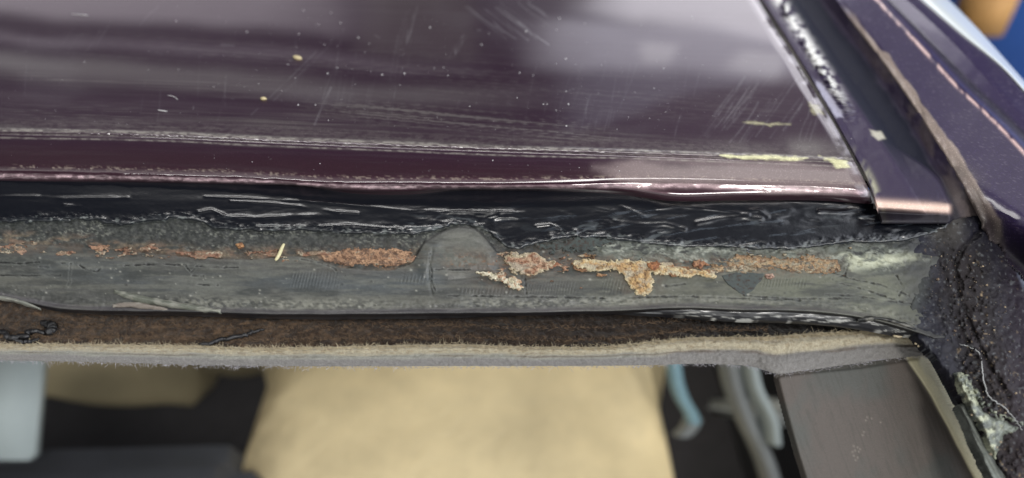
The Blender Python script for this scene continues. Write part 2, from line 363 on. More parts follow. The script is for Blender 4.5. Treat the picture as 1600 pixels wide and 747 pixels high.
# cream polish residue by the crease near the corner
for poly, st in (([(1125, 241), (1215, 243), (1262, 247), (1255, 251), (1180, 249), (1130, 246)], .85), ([(1280, 243), (1322, 250), (1328, 262), (1310, 264), (1296, 254)], .75),
                 ([(1160, 190), (1235, 193), (1200, 197)], .5), ([(1262, 160), (1282, 165), (1288, 178), (1270, 180)], .35)):
    d = sdf(PXg, PY, poly) + 7*(fbm(PXg, PY, 9, 3, 3, 70) - .5)
    col = mixc(col, rgba((214, 212, 168), .7), ss(-2, 3, d)*st)
# highlight along the rounded roof side edge, painted as pale colour
col = mixc(col, rgba((200, 196, 202), .65), np.exp(-((de - 5)/7.)**2)*.75*(1 - .4*ss(200, 260, PY))*ss(.3, .6, fbm(PXg, PY, 20, 14, 3, 71)))
roof = sheet('roof_panel', hit_z(PXg, PY, Z), col, M_paint, car, skirt=.0009, skirt_n=(0, -.3, .95))

# ================================================================== right side: roof ditch, side rail and pillar (one run of heights)
LINES = [   # polyline y -> x, height z
 ('L1', [(-400, 955), (-60, 1152), (0, 1192), (95, 1252), (200, 1313), (290, 1360), (345, 1378)], -.0030),
 ('L1b', [(-400, 965), (-60, 1163), (0, 1203), (95, 1263), (200, 1324), (290, 1368), (345, 1386)], -.0042),
 ('L2', [(-400, 995), (-60, 1190), (0, 1228), (95, 1290), (200, 1362), (290, 1420), (345, 1452)], -.0050),
 ('L3', [(-400, 1010), (-60, 1208), (0, 1248), (95, 1312), (200, 1384), (290, 1436), (345, 1466)], -.0105),
 ('L4', [(-400, 1040), (-60, 1242), (0, 1284), (95, 1354), (200, 1424), (290, 1474), (345, 1500)], -.0100),
 ('L5', [(-400, 1052), (-60, 1262), (0, 1306), (95, 1380), (200, 1452), (290, 1506), (345, 1535)], -.0050),
 ('L5b', [(-400, 1060), (-60, 1272), (0, 1318), (95, 1394), (200, 1468), (290, 1524), (345, 1552)], -.0036),
 ('L6', [(-400, 1085), (-60, 1312), (0, 1370), (75, 1440), (140, 1500), (175, 1538), (210, 1573), (250, 1610), (345, 1690)], -.0008),
 ('L6b', [(-400, 1088), (-60, 1316), (0, 1376), (75, 1447), (140, 1508), (175, 1545), (210, 1580), (250, 1617), (345, 1697)], -.0012),
 ('L7', [(-400, 1094), (-60, 1324), (0, 1386), (75, 1460), (140, 1524), (175, 1562), (210, 1598), (250, 1636), (345, 1718)], -.0060),
 ('L8', [(-400, 1110), (-60, 1350), (0, 1418), (75, 1500), (140, 1560), (175, 1594), (210, 1630), (250, 1672), (345, 1760)], -.0058),
 ('L9', [(-400, 1120), (-60, 1374), (0, 1440), (50, 1498), (108, 1568), (145, 1602), (210, 1660), (345, 1785)], -.0090),
 ('L10', [(-400, 1135), (-60, 1410), (0, 1476), (35, 1511), (118, 1586), (145, 1610), (210, 1668), (345, 1795)], -.0200),
]
def rail_grid(i0, i1, ys, per):
    cols = []
    zz = []
    for a in range(i0, i1):
        xa = pl(ys, LINES[a][1]); xb = pl(ys, LINES[a+1][1]); n = per[a - i0]
        for k in range(n + (1 if a == i1 - 1 else 0)):
            f = k/n; cols.append(xa*(1-f) + xb*f); zz.append(LINES[a][2]*(1-f) + LINES[a+1][2]*f)
    X = np.stack(cols, 1); zz = np.array(zz)
    for _ in range(4): zz[1:-1] = (zz[:-2] + 2*zz[1:-1] + zz[2:])/4
    return X, np.repeat(ys[:, None], X.shape[1], 1), np.repeat(zz[None], len(ys), 0)
ysr = np.concatenate([np.linspace(-400, -12, 30), np.arange(-10, 480, 1.5)])
def z_pf(px, py, h=0.0): return hit_f(px, py, h)[..., 2]
def strip_d(X, Y, pts, swap=True):                           # signed distance right of a line given as y -> x
    return X - pl(Y, pts)
# ---- ditch
X, Y, Z = rail_grid(0, 5, ysr, (8, 16, 12, 20, 12))
zf = z_pf(X, Y, .0005)
# rolled end of the ditch step: crest about y 318, falling away towards the flange
endm = ss(322, 330, Y + (X - 1366)*-.09)
LB = pl(Y, LINES[2][1])*(1 - ss(200, 285, Y)) + np.minimum(pl(Y, LINES[4][1]) - 2, 1486)*ss(200, 285, Y)
inner = 1 - ss(-6, 6, X - LB)
fl_ = ss(205, 290, Y)*inner; Z = Z*(1 - fl_) + np.maximum(Z, -.0052 - .0012*ss(0, 1, (X - 1370)/120))*fl_
endm = ss(322, 332, Y + (X - 1366)*-.06)
bl2 = ss(270, 336, Y)*(1 - inner); Z = Z*(1 - bl2) + np.minimum(z_pf(X, Y, .0010), -.003)*bl2
Z = Z*(1 - endm*inner) + (-.0078)*endm*inner
Z = Z + .0006*(fbm(X, Y, 40, 60, 3, 81) - .5) + .0003*(fbm(X, Y, 8, 12, 3, 82) - .5)
# sealer lumps along the inner side of the ditch, wrinkled near the top
lump = strip_d(X, Y, [(y, x + 26) for y, x in LINES[0][1]])
lm = np.exp(-(lump/10.)**2)*(1 - ss(160, 200, Y))
Z = Z + lm*(.0003 + .0022*np.abs(np.sin(Y*.33 + 3*fbm(X, Y, 30, 30, 2, 83)))**2*ss(.25, .6, fbm(X, Y, 14, 14, 2, 84)))
col = fill(X.shape, rgba((58, 48, 74), .4, .7))
chan = ss(-4, 8, strip_d(X, Y, LINES[2][1]))*(1 - ss(-10, 8, strip_d(X, Y, LINES[4][1]) + 14*(fbm(X, Y, 30, 20, 3, 85) - .5)))
col = mixc(col, rgba((16, 22, 50), .75, .45), chan*(1 - .75*fl_))  # channel's dark blue reflection put into the colour
col = mixc(col, rgba((225, 225, 222), .3), lm*ss(.36, .55, fbm(X, Y, 8, 8, 3, 86))*(1 - ss(110, 190, Y))*.95)
col = mixc(col, rgba((160, 158, 175), .6), ss(0, 5, sdf(X, Y, [(1268, 120), (1285, 128), (1318, 172), (1320, 186), (1306, 186), (1280, 150)]) + 5*(fbm(X, Y, 8, 8, 3, 87) - .5))*.8)
col = mixc(col, rgba((176, 172, 158), .6), ss(0, 5, sdf(X, Y, [(1356, 200), (1378, 203), (1388, 218), (1372, 222), (1360, 212)]) + 4*(fbm(X, Y, 8, 8, 3, 88) - .5))*.85)
col = mixc(col, rgba((170, 168, 140), .6), np.exp(-(strip_d(X, Y, [(y, x + 5) for y, x in LINES[0][1]])/6)**2)*ss(200, 290, Y)*.6*ss(.3, .6, fbm(X, Y, 14, 22, 3, 90)))
edge = np.exp(-((Y - 319 + (X - 1366)*-.06)/7.5)**2)*inner*ss(.1, .4, fbm(X, Y, 40, 8, 3, 89))
col = mixc(col, rgba((226, 196, 180), .5), edge*.95)  # highlight on the rolled end, painted bright cream
col = mixc(col, rgba((50, 47, 50), .8, .6), ss(250, 305, Y + 22*(fbm(X, Y, 30, 24, 4, 97) - .5))*(1 - inner)*.85)
col = mixc(col, rgba((28, 26, 32), .6), ss(325, 331, Y + (X - 1366)*-.06)*inner*.95)
col = mixc(col, rgba((96, 86, 84), .7), ss(0, 10, strip_d(X, Y, LINES[4][1]))*.5*ss(20, 120, Y)*ss(.3, .6, fbm(X, Y, 20, 30, 3, 91)))
ditch = sheet('roof_ditch', hit_z(X, Y, Z), col, M_ditch, car, mask=((inner > .3) & (Y < 346)) | (Y < 326 + 40*(fbm(X, Y, 30, 24, 4, 196) - .3)), skirt=.001, skirt_n=(0, 0, 1))
# ---- rail (from the sealer edge outwards)
X, Y, Z = rail_grid(5, 12, ysr, (10, 40, 6, 10, 20, 14, 12))
ext = np.clip(X - 1500, 0, 140)*1.1; blend = ss(250, 345, Y - .75*ext)
ztarget = z_pf(X, Y, .0016)
Z = Z*(1 - blend) + np.minimum(ztarget + .0000, -.003)*blend
Z = Z + .0004*(fbm(X, Y, 70, 70, 3, 92) - .5)
Z = Z + .0007*np.exp(-(strip_d(X, Y, LINES[5][1])/7)**2)*(fbm(X, Y, 16, 22, 3, 93) - .3)*2
col = fill(X.shape, rgba((54, 40, 84), .36, .55))
bx = strip_d(X, Y, LINES[5][1])
col = mixc(col, rgba((150, 136, 126), .6), (1 - ss(0, 5, bx - (7 + .045*Y) + 14*(fbm(X, Y, 24, 30, 3, 94) - .5)))*.85*ss(0, 50, Y))
col = mixc(col, rgba((215, 184, 178), .4, 1.1), np.exp(-(strip_d(X, Y, LINES[7][1])/3.6)**2)*.75*ss(.25, .6, fbm(X, Y, 8, 20, 3, 95)))  # ridge highlight painted as a pinkish line
col = mixc(col, rgba((30, 28, 40), .5), ss(4, 12, strip_d(X, Y, LINES[8][1]))*(1 - ss(0, 14, strip_d(X, Y, LINES[9][1])))*.8)
sp = ss(.78, .9, fbm(X, Y, 1.9, 1.9, 1, 96)); col = mixc(col, rgba((150, 140, 155), .6), sp*.14)
col = mixc(col, rgba((42, 36, 48), .5, .5), ss(240, 320, Y - .8*ext + 50*(fbm(X, Y, 40, 30, 4, 98) - .5))*.9)
col = mixc(col, rgba((92, 86, 80), .8), ss(230, 280, Y)*(1 - ss(0, 60, bx))*.4*ss(.35, .6, fbm(X, Y, 16, 20, 4, 99)))
rail = sheet('side_rail', hit_z(X, Y, Z), col, M_rail, car, mask=Y < 322 + np.clip(X - 1520, 0, 200)*1.3 + 44*(fbm(X, Y, 30, 24, 4, 195) - .3), skirt=.0008, skirt_n=(0, 0, 1))
# outer edge of the side rail, its bright reflection painted near-white
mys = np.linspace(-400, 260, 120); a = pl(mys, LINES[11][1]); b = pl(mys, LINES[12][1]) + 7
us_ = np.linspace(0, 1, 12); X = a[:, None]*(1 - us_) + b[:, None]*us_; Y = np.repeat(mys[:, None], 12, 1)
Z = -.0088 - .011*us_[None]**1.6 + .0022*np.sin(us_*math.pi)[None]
sheet('rail_edge_highlight', hit_z(X, Y, Z + np.zeros_like(X)), fill(X.shape, (.8, .8, .8, .2)), M_edge_hl, car, skirt=.002, skirt_n=(0, 0, 1))

# ================================================================== window flange (primed steel) under the lip
FEDGE = [(-200, 455), (-60, 460), (0, 466), (40, 474), (80, 482), (120, 486), (200, 488), (300, 489), (400, 492), (700, 491), (900, 489), (1000, 486), (1060, 483), (1150, 486), (1250, 488), (1320, 494), (1380, 505), (1430, 520), (1460, 530)]
xs = np.concatenate([np.arange(-520, 0, 5), np.arange(0, 1500, 1.5)])
vs = np.linspace(0, 1, 140)
yb = pl(xs, FEDGE) + 1.6*(fbm(xs, xs*0, 30, 1, 3, 101) - .5)
X = np.repeat(xs[None], len(vs), 0); Y = 288 + (yb[None] - 288)*vs[:, None]
eb = yb[None] - Y                                            # distance above the free edge
PRIM = [(-200, 378), (0, 380), (90, 384), (200, 393), (300, 402), (400, 405), (470, 402), (500, 410), (530, 418), (570, 421), (625, 419), (645, 408), (662, 380), (690, 362), (715, 354), (742, 357), (760, 370), (775, 392), (800, 392),
        (880, 385), (900, 400), (960, 396), (1100, 400), (1200, 400), (1330, 396), (1500, 400)]
prim = pl(X, PRIM) + 3*(fbm(X, Y, 14, 8, 3, 102) - .5)
inpr = ss(-1.2, 1.2, Y - prim)                               # 1 on the smooth primer
h = .00035*inpr
h = h + .0009*(fbm(X, Y, 9, 5, 4, 103) - .5)*(1 - inpr) + .0006*(fbm(X, Y, 120, 16, 3, 104) - .5)
h = h + .0005*np.exp(-((eb - 3)/3)**2) - .0004*np.exp(-((eb - 11)/4)**2)*ss(.3, .6, fbm(X, Y*0, 80, 1, 2, 105))
low = np.exp(-((eb - 16)/9)**2); h = h + low*.00045*(fbm(X, Y, 5, 3, 3, 106) - .5)
h = h - .0012*ss(2, 0, eb)
tg = ss(-6, 14, sdf(X, Y, [(645, 412), (664, 382), (690, 364), (715, 356), (742, 360), (762, 374), (778, 394), (772, 424), (700, 436), (660, 430)])); h = h + tg*.0015
fold = np.exp(-((X - 673 - 3*np.sin(Y*.07))/2.2)**2)*ss(380, 395, Y)*(1 - ss(455, 470, Y)); h = h - fold*.0004
h = h + .0007*(fbm(X, Y, 60, 26, 3, 192) - .5)*inpr
col = fill(X.shape, rgba((92, 93, 90), .38)); col = mixc(col, rgba((116, 118, 112), .32), tg*(1 - ss(400, 425, Y)) + .8*np.exp(-((X - 668)/5)**2)*ss(375, 390, Y)*(1 - ss(425, 450, Y)))  # paler primer tongue, its highlight ridge put into the colour
col = mixc(col, rgba((90, 98, 102), .4), ss(-10, 15, sdf(X, Y, [(390, 425), (520, 428), (640, 425), (665, 380), (690, 370), (700, 450), (620, 462), (450, 462)]))*.7)
col = mixc(col, rgba((88, 96, 100), .45), ss(-10, 15, sdf(X, Y, [(50, 395), (200, 405), (220, 430), (420, 425), (420, 470), (180, 450), (60, 430)]))*.45)
col = mixc(col, rgba((106, 108, 92), .55), ss(850, 1000, X)*.7)
col = mixc(col, rgba((128, 132, 112), .6), ss(1100, 1250, X)*.6)
col = mixc(col, rgba((132, 132, 120), .6), .4*ss(.45, .65, fbm(X, Y, 150, 10, 5, 107, .65)))
col = mixc(col, rgba((60, 64, 62), .6), .75*ss(.48, .68, fbm(X, Y, 90, 16, 5, 108, .65)))
col = mixc(col, rgba((50, 54, 52), .6), .22*ss(.5, .72, fbm(X, Y, 9, 3.5, 4, 161, .7)))
col = mixc(col, rgba((150, 152, 142), .6), .2*ss(.54, .74, fbm(X, Y, 22, 4, 4, 162, .7)))
rough_low = low*ss(.4, .6, fbm(X, Y, 6, 3, 3, 109))*(ss(200, 320, X)*(1 - ss(560, 640, X)) + ss(690, 760, X)*(1 - .6*ss(980, 1040, X)))
col = mixc(col, rgba((176, 176, 162), .6), rough_low*.5)
col = mixc(col, rgba((48, 50, 48), .6), low*.45*ss(.5, .68, fbm(X, Y, 12, 3, 3, 110)))
col = mixc(col, rgba((80, 72, 84), .45), np.exp(-((eb - 6)/4)**2)*.5)
# mixed crust above the primer: dark sealant traces, tan and pale grains
mz = 1 - inpr
crust = rgba((56, 60, 58), .6)
col = mixc(col, crust, mz)
g1 = fbm(X, Y, 4.2, 2.6, 3, 111, .8); g2 = fbm(X, Y, 26, 7, 4, 112)
d_pr = prim - Y
col = mixc(col, rgba((140, 142, 132), .7), mz*ss(.52, .75, g1)*(.25 + .6*ss(.4, .65, fbm(X, Y, 50, 14, 3, 160))))
col = mixc(col, rgba((22, 24, 28), .5), mz*ss(.5, .3, g1)*.6*ss(26, 12, Y - pl(X, PRIM) + 34))
tan = np.exp(-((d_pr - 8)/9)**2)*ss(.36, .58, g2)*(1 - ss(640, 660, X))
tan = tan*(.45 + .55*ss(.35, .6, g1))
col = mixc(col, rgba((140, 124, 102), .8), mz*tan*.85)
col = mixc(col, rgba((146, 110, 92), .85), mz*tan*ss(.5, .62, fbm(X, Y, 18, 8, 3, 113))*.6)
qx, qy = X + 22*(fbm(X, Y, 24, 12, 3, 180) - .5), Y + 14*(fbm(X, Y, 20, 10, 3, 181) - .5)
# right half: crumbly white-grey crust and tan smears
wh = ss(-8, 8, sdf(X, Y, [(900, 385), (980, 376), (1130, 384), (1330, 384), (1440, 390), (1455, 408), (1380, 424), (1180, 418), (960, 404)]) + 16*(fbm(X, Y, 18, 9, 3, 114) - .5))
col = mixc(col, rgba((122, 128, 118), .7), wh*.8); h = h + wh*.0018*(fbm(qx, qy, 14, 6, 5, 115, .6) - .45)
col = mixc(col, rgba((205, 210, 196), .7), wh*ss(.46, .68, fbm(qx, qy, 13, 5, 5, 116, .65))*.7*ss(.3, .55, fbm(X, Y, 70, 20, 2, 182)))
col = mixc(col, rgba((36, 40, 44), .7), wh*ss(.52, .66, fbm(qx, qy, 16, 5, 5, 117, .65))*.85)
wh2 = ss(-6, 10, sdf(X, Y, [(1310, 395), (1450, 396), (1452, 404), (1400, 416), (1330, 424)]) + 12*(fbm(X, Y, 20, 8, 3, 118) - .5))
col = mixc(col, rgba((206, 210, 184), .6, 1.5), wh2*.8*ss(.3, .6, fbm(qx, qy, 24, 8, 4, 185, .6)))  # pale crust at the right end, brightened by a painted sheen
rsp = np.exp(-((Y - 407 - (X - 690)*.02)/11)**2)*ss(690, 710, X)*(1 - ss(1290, 1320, X))
col = mixc(col, rgba((150, 112, 86), .8), rsp*ss(.55, .68, fbm(X, Y, 7, 4, 4, 163, .75))*.75); h = h + rsp*.0006*(fbm(X, Y, 6, 4, 3, 164) - .5)
rsp = np.exp(-(((X - 830)/62)**2 + ((Y - 394)/12)**2)); col = mixc(col, rgba((48, 50, 50), .7), rsp*ss(.4, .6, fbm(X, Y, 7, 4, 4, 165, .7))*.8); h = h + rsp*.0010*(fbm(X, Y, 7, 5, 4, 166) - .5)
for (x0, y0, rx_, ry_, st) in ((573, 402, 85, 17, .5), (825, 412, 60, 24, .55), (790, 440, 50, 16, .35), (1000, 415, 120, 14, .6), (1000, 440, 36, 26, .45), (1220, 412, 100, 17, .55), (725, 405, 45, 18, .4), (100, 388, 120, 9, .4), (330, 396, 150, 9, .4)):
    e_ = np.exp(-(((X - x0)/rx_)**4 + ((Y - y0)/ry_)**2)); col = mixc(col, rgba((112, 90, 72), .8), e_*st*ss(.35, .62, fbm(qx, qy, 12, 7, 4, 183, .65)))
    col = mixc(col, rgba((58, 46, 38), .8), e_*st*ss(.55, .68, fbm(qx, qy, 8, 5, 4, 184, .7)))
# dark bare recess behind the first rust tongue, small chips and cracks in the primer
dk = ss(0, 3, sdf(X, Y, [(865, 432), (880, 415), (960, 412), (965, 424), (930, 430), (900, 428)]) + 4*(fbm(X, Y, 8, 5, 3, 119) - .5))
col = mixc(col, rgba((62, 66, 60), .6), dk*.8)
CR = [[(-40, 411), (0, 410), (30, 412), (62, 410)], [(90, 411), (112, 412)], [(124, 414), (134, 421), (150, 425), (158, 419)], [(62, 417), (76, 418)], [(0, 430), (50, 431), (94, 430)], [(185, 415), (250, 413), (290, 414), (330, 418), (372, 418)],
      [(306, 444), (340, 446)], [(290, 416), (298, 426), (308, 416)], [(300, 431), (318, 432)], [(470, 405), (500, 411), (520, 418), (525, 422)], [(672, 396), (670, 405), (675, 425), (674, 440), (680, 455)], [(680, 421), (735, 422)],
      [(700, 462), (820, 464), (940, 466), (1060, 463), (1200, 468), (1340, 466)], [(1160, 462), (1220, 466), (1250, 470)], [(1300, 425), (1330, 436), (1375, 445), (1420, 462)], [(1310, 442), (1350, 452), (1400, 470), (1430, 476)],
      [(1425, 455), (1440, 470)], [(1290, 460), (1340, 463), (1400, 472)], [(1040, 447), (1070, 444)], [(820, 432), (822, 460)], [(1330, 400), (1320, 430), (1300, 436)], [(1400, 430), (1412, 450), (1404, 462)], [(110, 412), (108, 440), (104, 450)]]
for k, c in enumerate(CR):
    m = (X > min(p[0] for p in c) - 10) & (X < max(p[0] for p in c) + 10)
    d = dline(X[m], Y[m], c) + 1.8*(fbm(X[m], Y[m], 6, 4, 3, 120 + k) - .5)*2
    f = ss(1.5, .2, d)*ss(.28, .55, fbm(X[m], Y[m], 16, 12, 3, 170 + k)); h[m] = h[m] - f*.0004; col[m] = mixc(col[m], rgba((24, 26, 28), .6), f*.85)
    f = np.exp(-((d - 2.2)/1.0)**2); h[m] = h[m] + f*.0001; col[m] = mixc(col[m], rgba((130, 134, 128), .6), f*.25)
# scraper chatter marks
for (x0, x1, y0, y1, p) in ((622, 668, 430, 442, 5.5), (820, 900, 440, 458, 4.5), (720, 800, 448, 460, 6), (455, 530, 425, 450, 5), (1190, 1260, 436, 448, 5), (940, 980, 436, 458, 5)):
    m = ss(-5, 5, sdf(X, Y, [(x0, y0), (x1, y0), (x1, y1), (x0, y1)]))*(.4 + fbm(X, Y, 14, 14, 2, 150))
    wv = np.sin((X + .25*Y)*2*math.pi/p + 4*fbm(X, Y, 30, 30, 2, 151)); h = h + m*wv*.00011; col = mixc(col, rgba((56, 62, 62), .6), m*ss(.5, 1, wv)*.35)
# pale scuffs, pin specks
for k in range(260):
    x, y = rs.rand()*1420, 392 + rs.rand()*90; r = .45 + 1.3*rs.rand()**4
    m = (abs(X - x) < 6) & (abs(Y - y) < 6)
    if m.any(): f = np.exp(-(((X[m]-x)/(r*1.3))**2 + ((Y[m]-y)/r)**2)); col[m] = mixc(col[m], rgba((200, 200, 188), .6) if k % 4 else rgba((30, 30, 30), .6), f*.75); h[m] += f*.00015
cw = ss(1385, 1436, X + 34*(fbm(X, Y, 26, 22, 4, 190) - .5) - (Y - 430)*.15); col = mixc(col, rgba((52, 54, 58), .6), cw*.75*(1 - .6*wh2)); h = h + cw*.0009*(fbm(X, Y, 14, 9, 4, 191) - .5)
sd_e = np.exp(-((dline(X, Y, [(645, 408), (662, 380), (690, 362), (715, 354), (742, 357), (757, 370), (775, 392), (786, 400)]) + 2*(fbm(X, Y, 6, 6, 2, 152) - .5))/1.7)**2)
col = mixc(col, rgba((14, 15, 17), .5), sd_e*.85)
col = mixc(col, rgba((24, 22, 30), .35), ss(3.2, 1.2, eb)*.9)
flange = sheet('window_flange', hit_f(X, Y, h), col, M_flange, car, mask=(X < 1366) | (Y > 330), skirt=.0014)
flange['label'] = 'grey primed steel flange with cracks and rust bleeding along its upper half'

# ---- raised scabs of rust
def ds(c, g=.27, k=.92):
    m = sum(c)/3.; return tuple((v*(1-g) + m*g)*k for v in c)
def scab(name, poly, base, c1, c2, thick, seed, rim=None, grain=.0006, rough_edge=5, label=None, mt=None):
    xs_, ys_ = [p[0] for p in poly], [p[1] for p in poly]
    X, Y = px_grid(min(xs_) - 8, max(xs_) + 8, min(ys_) - 8, max(ys_) + 8, 1.2)
    d = sdf(X, Y, poly) + rough_edge*2.3*(fbm(X, Y, 11, 6, 4, seed, .6) - .5) + (7 if rough_edge > 4 else 1.5)*(fbm(X, Y, 4, 3, 2, seed + 9) - .5)
    h = -.0006 + (thick + .0009)*ss(-2.2, 2.0, d) + grain*(fbm(X, Y, 4.5, 3.2, 4, seed + 1) - .5)*ss(0, 4, d)
    f = fbm(X, Y, 12, 7, 4, seed + 2, .65)
    base, c1, c2 = ds(base), ds(c1), ds(c2)
    if rim: rim = ds(rim)
    col = fill(X.shape, rgba(base, .9)); col = mixc(col, rgba(c1, .9), ss(.45, .6, f)); col = mixc(col, rgba(c2, .9), ss(.52, .68, fbm(X, Y, 5, 4, 4, seed + 3)))
    col = mixc(col, rgba((70, 48, 38), .9), ss(.54, .68, fbm(X, Y, 4.5, 3.2, 3, seed + 4, .75))*.7)
    if rim and thick > .0006: col = mixc(col, rgba((168, 166, 150), .8), ss(.5, .66, fbm(X, Y, 22, 9, 3, seed + 6))*.6)
    if rim: col = mixc(col, rgba(rim, .8), np.exp(-((d - 1.5)/2.4)**2)*.8)
    o = sheet(name, hit_f(X, Y, h), col, mt or M_rust, flange, mask=d > -3.4)
    if label: o['label'] = label
    return o
scab('rust_patch', [(500, 398), (520, 391), (560, 387), (640, 391), (646, 404), (632, 413), (590, 416), (540, 414), (510, 408)], (168, 122, 88), (192, 144, 104), (122, 92, 72), .0003, 200, label='long granular orange rust strip left of the primer tongue')
scab('rust_patch', [(698, 396), (716, 393), (722, 400), (745, 408), (758, 418), (735, 420), (715, 412), (700, 406)], (140, 88, 70), (170, 110, 80), (104, 100, 94), .0001, 210, rough_edge=9)
scab('rust_patch', [(788, 400), (800, 394), (835, 396), (862, 408), (868, 414), (852, 422), (836, 432), (818, 434), (796, 424), (786, 412)], (178, 128, 96), (200, 160, 124), (158, 96, 66), .0009, 220, rim=(206, 190, 150), grain=.0013, rough_edge=9, label='thick blistered orange rust scab just right of the primer tongue')
scab('rust_flake', [(733, 418), (750, 424), (768, 426), (790, 432), (812, 436), (820, 446), (812, 454), (800, 450), (788, 444), (770, 436), (748, 428)], (206, 196, 158), (226, 216, 184), (200, 150, 110), .0010, 230, grain=.0010, label='cream flake of paint curling off below the rust scab')
scab('rust_patch', [(890, 410), (905, 406), (960, 406), (1000, 406), (1020, 410), (1060, 418), (1088, 420), (1122, 430), (1118, 436), (1090, 430), (1060, 432), (1020, 428), (1022, 448), (1012, 460), (998, 462), (984, 450), (976, 434), (962, 422), (930, 424), (902, 420)],
     (196, 150, 92), (216, 172, 104), (188, 164, 128), .0008, 240, rim=(222, 206, 158), grain=.0009, label='yellow-orange rust scab with a round tongue hanging down')
scab('rust_patch', [(1010, 410), (1026, 407), (1032, 416), (1022, 424), (1010, 418)], (186, 116, 66), (200, 132, 76), (160, 96, 60), .0012, 250, rough_edge=4)
scab('rust_patch', [(1082, 406), (1100, 405), (1108, 414), (1094, 420), (1080, 416)], (180, 116, 76), (196, 140, 96), (150, 96, 70), .0012, 260, rough_edge=4)
scab('rust_patch', [(1134, 408), (1150, 400), (1230, 404), (1270, 398), (1308, 406), (1314, 422), (1294, 430), (1262, 424), (1210, 420), (1160, 420), (1138, 418)], (170, 148, 112), (186, 146, 100), (150, 140, 116), .0005, 270, rim=(150, 110, 74), grain=.0005, label='smooth pale tan rust stain at the right end of the flange')
scab('rust_patch', [(1196, 428), (1208, 427), (1214, 433), (1204, 438), (1194, 434)], (190, 150, 128), (200, 160, 138), (160, 110, 90), .0006, 280, rough_edge=2)
scab('rust_patch', [(368, 382), (378, 380), (382, 386), (374, 389)], (200, 130, 76), (214, 150, 90), (170, 110, 70), .0008, 290, rough_edge=2)
scab('rust_patch', [(140, 385), (172, 382), (168, 392), (152, 397), (142, 392)], (178, 128, 96), (190, 150, 110), (130, 100, 84), .0003, 300, rough_edge=5)
scab('rust_patch', [(24, 388), (40, 386), (46, 394), (34, 400), (26, 396)], (168, 124, 100), (180, 140, 110), (130, 100, 84), .0003, 310, rough_edge=4)
scab('paint_flake', [(1124, 430), (1150, 424), (1196, 426), (1190, 440), (1176, 456), (1164, 464), (1150, 456), (1136, 444)], (92, 104, 102), (96, 108, 104), (88, 98, 98), .0003, 320, rough_edge=1, grain=.0001, mt=M_flange, label='blue-grey triangular chip of primer')
scab('paint_flake', [(880, 378), (900, 368), (960, 376), (930, 388), (860, 392), (835, 388), (830, 380)], (84, 96, 92), (90, 104, 100), (76, 88, 86), .0005, 330, rough_edge=6, grain=.0003, mt=M_flange)

def crust(x0, x1, cl, half, thr, c1, c2, seed, thick=.0006):
    X, Y = px_grid(x0 - 10, x1 + 10, min(p[1] for p in cl) - half - 10, max(p[1] for p in cl) + half + 10, 1.2)
    cy_ = pl(X, cl); env = 1 - ((Y - cy_)/half)**2; env = env*ss(x0 - 5, x0 + 20, X)*(1 - ss(x1 - 20, x1 + 5, X))
    n = fbm(X, Y, 26, 9, 5, seed, .62); d = (n - thr + .16*(env - 1)*1.6)*60
    h = -.0006 + (thick + .0009)*ss(-2.5, 2.5, d) + .0008*(fbm(X, Y, 5, 3.2, 4, seed+1, .65) - .5)*ss(0, 4, d)
    col = fill(X.shape, rgba(ds(c1), .9)); col = mixc(col, rgba(ds(c2), .9), ss(.42, .6, fbm(X, Y, 20, 8, 4, seed+2, .6)))
    col = mixc(col, rgba((176, 170, 150), .8), ss(.52, .66, fbm(X, Y, 14, 7, 4, seed+3, .65))*.7)
    col = mixc(col, rgba((58, 44, 36), .9), ss(.52, .66, fbm(X, Y, 6, 4, 4, seed+4, .7))*.75)
    return sheet('rust_crust', hit_f(X, Y, h), col, M_rust, flange, mask=d > -5)
crust(688, 900, [(688, 404), (760, 408), (830, 416), (900, 408)], 24, .455, (176, 128, 96), (168, 104, 70), 900)
crust(880, 1130, [(880, 410), (1000, 418), (1130, 420)], 17, .45, (186, 150, 104), (170, 118, 76), 910)
crust(1120, 1320, [(1120, 412), (1220, 412), (1320, 414)], 16, .45, (166, 146, 114), (160, 120, 88), 920, .0004)
crust(-40, 660, [(-40, 380), (0, 386), (200, 392), (400, 398), (660, 402)], 13, .52, (150, 124, 98), (156, 108, 82), 930, .0003)
# ---- lifted film of paint at the lower left edge
def film(name, cl, wid, lift, c, seed, label=None):
    """a thin peel that follows a centre line and curls up"""
    t = np.linspace(0, 1, 90); cx_ = pl(t, [(i/(len(cl)-1), p[0]) for i, p in enumerate(cl)]); cy_ = pl(t, [(i/(len(cl)-1), p[1]) for i, p in enumerate(cl)])
    wd = wid*np.sin(math.pi*np.clip(t, .05, .95))**.35*(.45 + 1.0*fbm(t*40, t*0, 5, 1, 3, seed + 5)); v = np.linspace(-1, 1, 14)
    X = cx_[:, None] + 0*v; Y = cy_[:, None] + wd[:, None]*v + 1.5*(fbm(X, X*0 + v*4, 20, 2, 2, seed) - .5)
    h = .0006 + lift*(1 - v[None]**2)*np.sin(math.pi*t)[:, None]**.5 + .0002*(fbm(X, Y, 9, 5, 3, seed+1) - .5)
    col = fill(X.shape, rgba(c, .4)); col = mixc(col, rgba((190, 188, 176), .5), ss(.5, .7, fbm(X, Y, 14, 5, 3, seed+2))*.5)
    o = sheet(name, hit_f(X, Y, h), col, M_flange, flange, skirt=.0009)
    if label: o['label'] = label
film('peeling_film', [(178, 455), (215, 466), (260, 474), (300, 480), (345, 486)], 6, .0011, (120, 124, 112), 340, 'thin pale strip of paint peeling from the lower left of the flange')
film('peeling_film', [(-30, 461), (10, 466), (40, 474), (62, 482)], 3.5, .001, (150, 152, 142), 350)
film('peeling_film', [(176, 478), (205, 476), (240, 480), (262, 484)], 5, .0006, (150, 140, 130), 360)
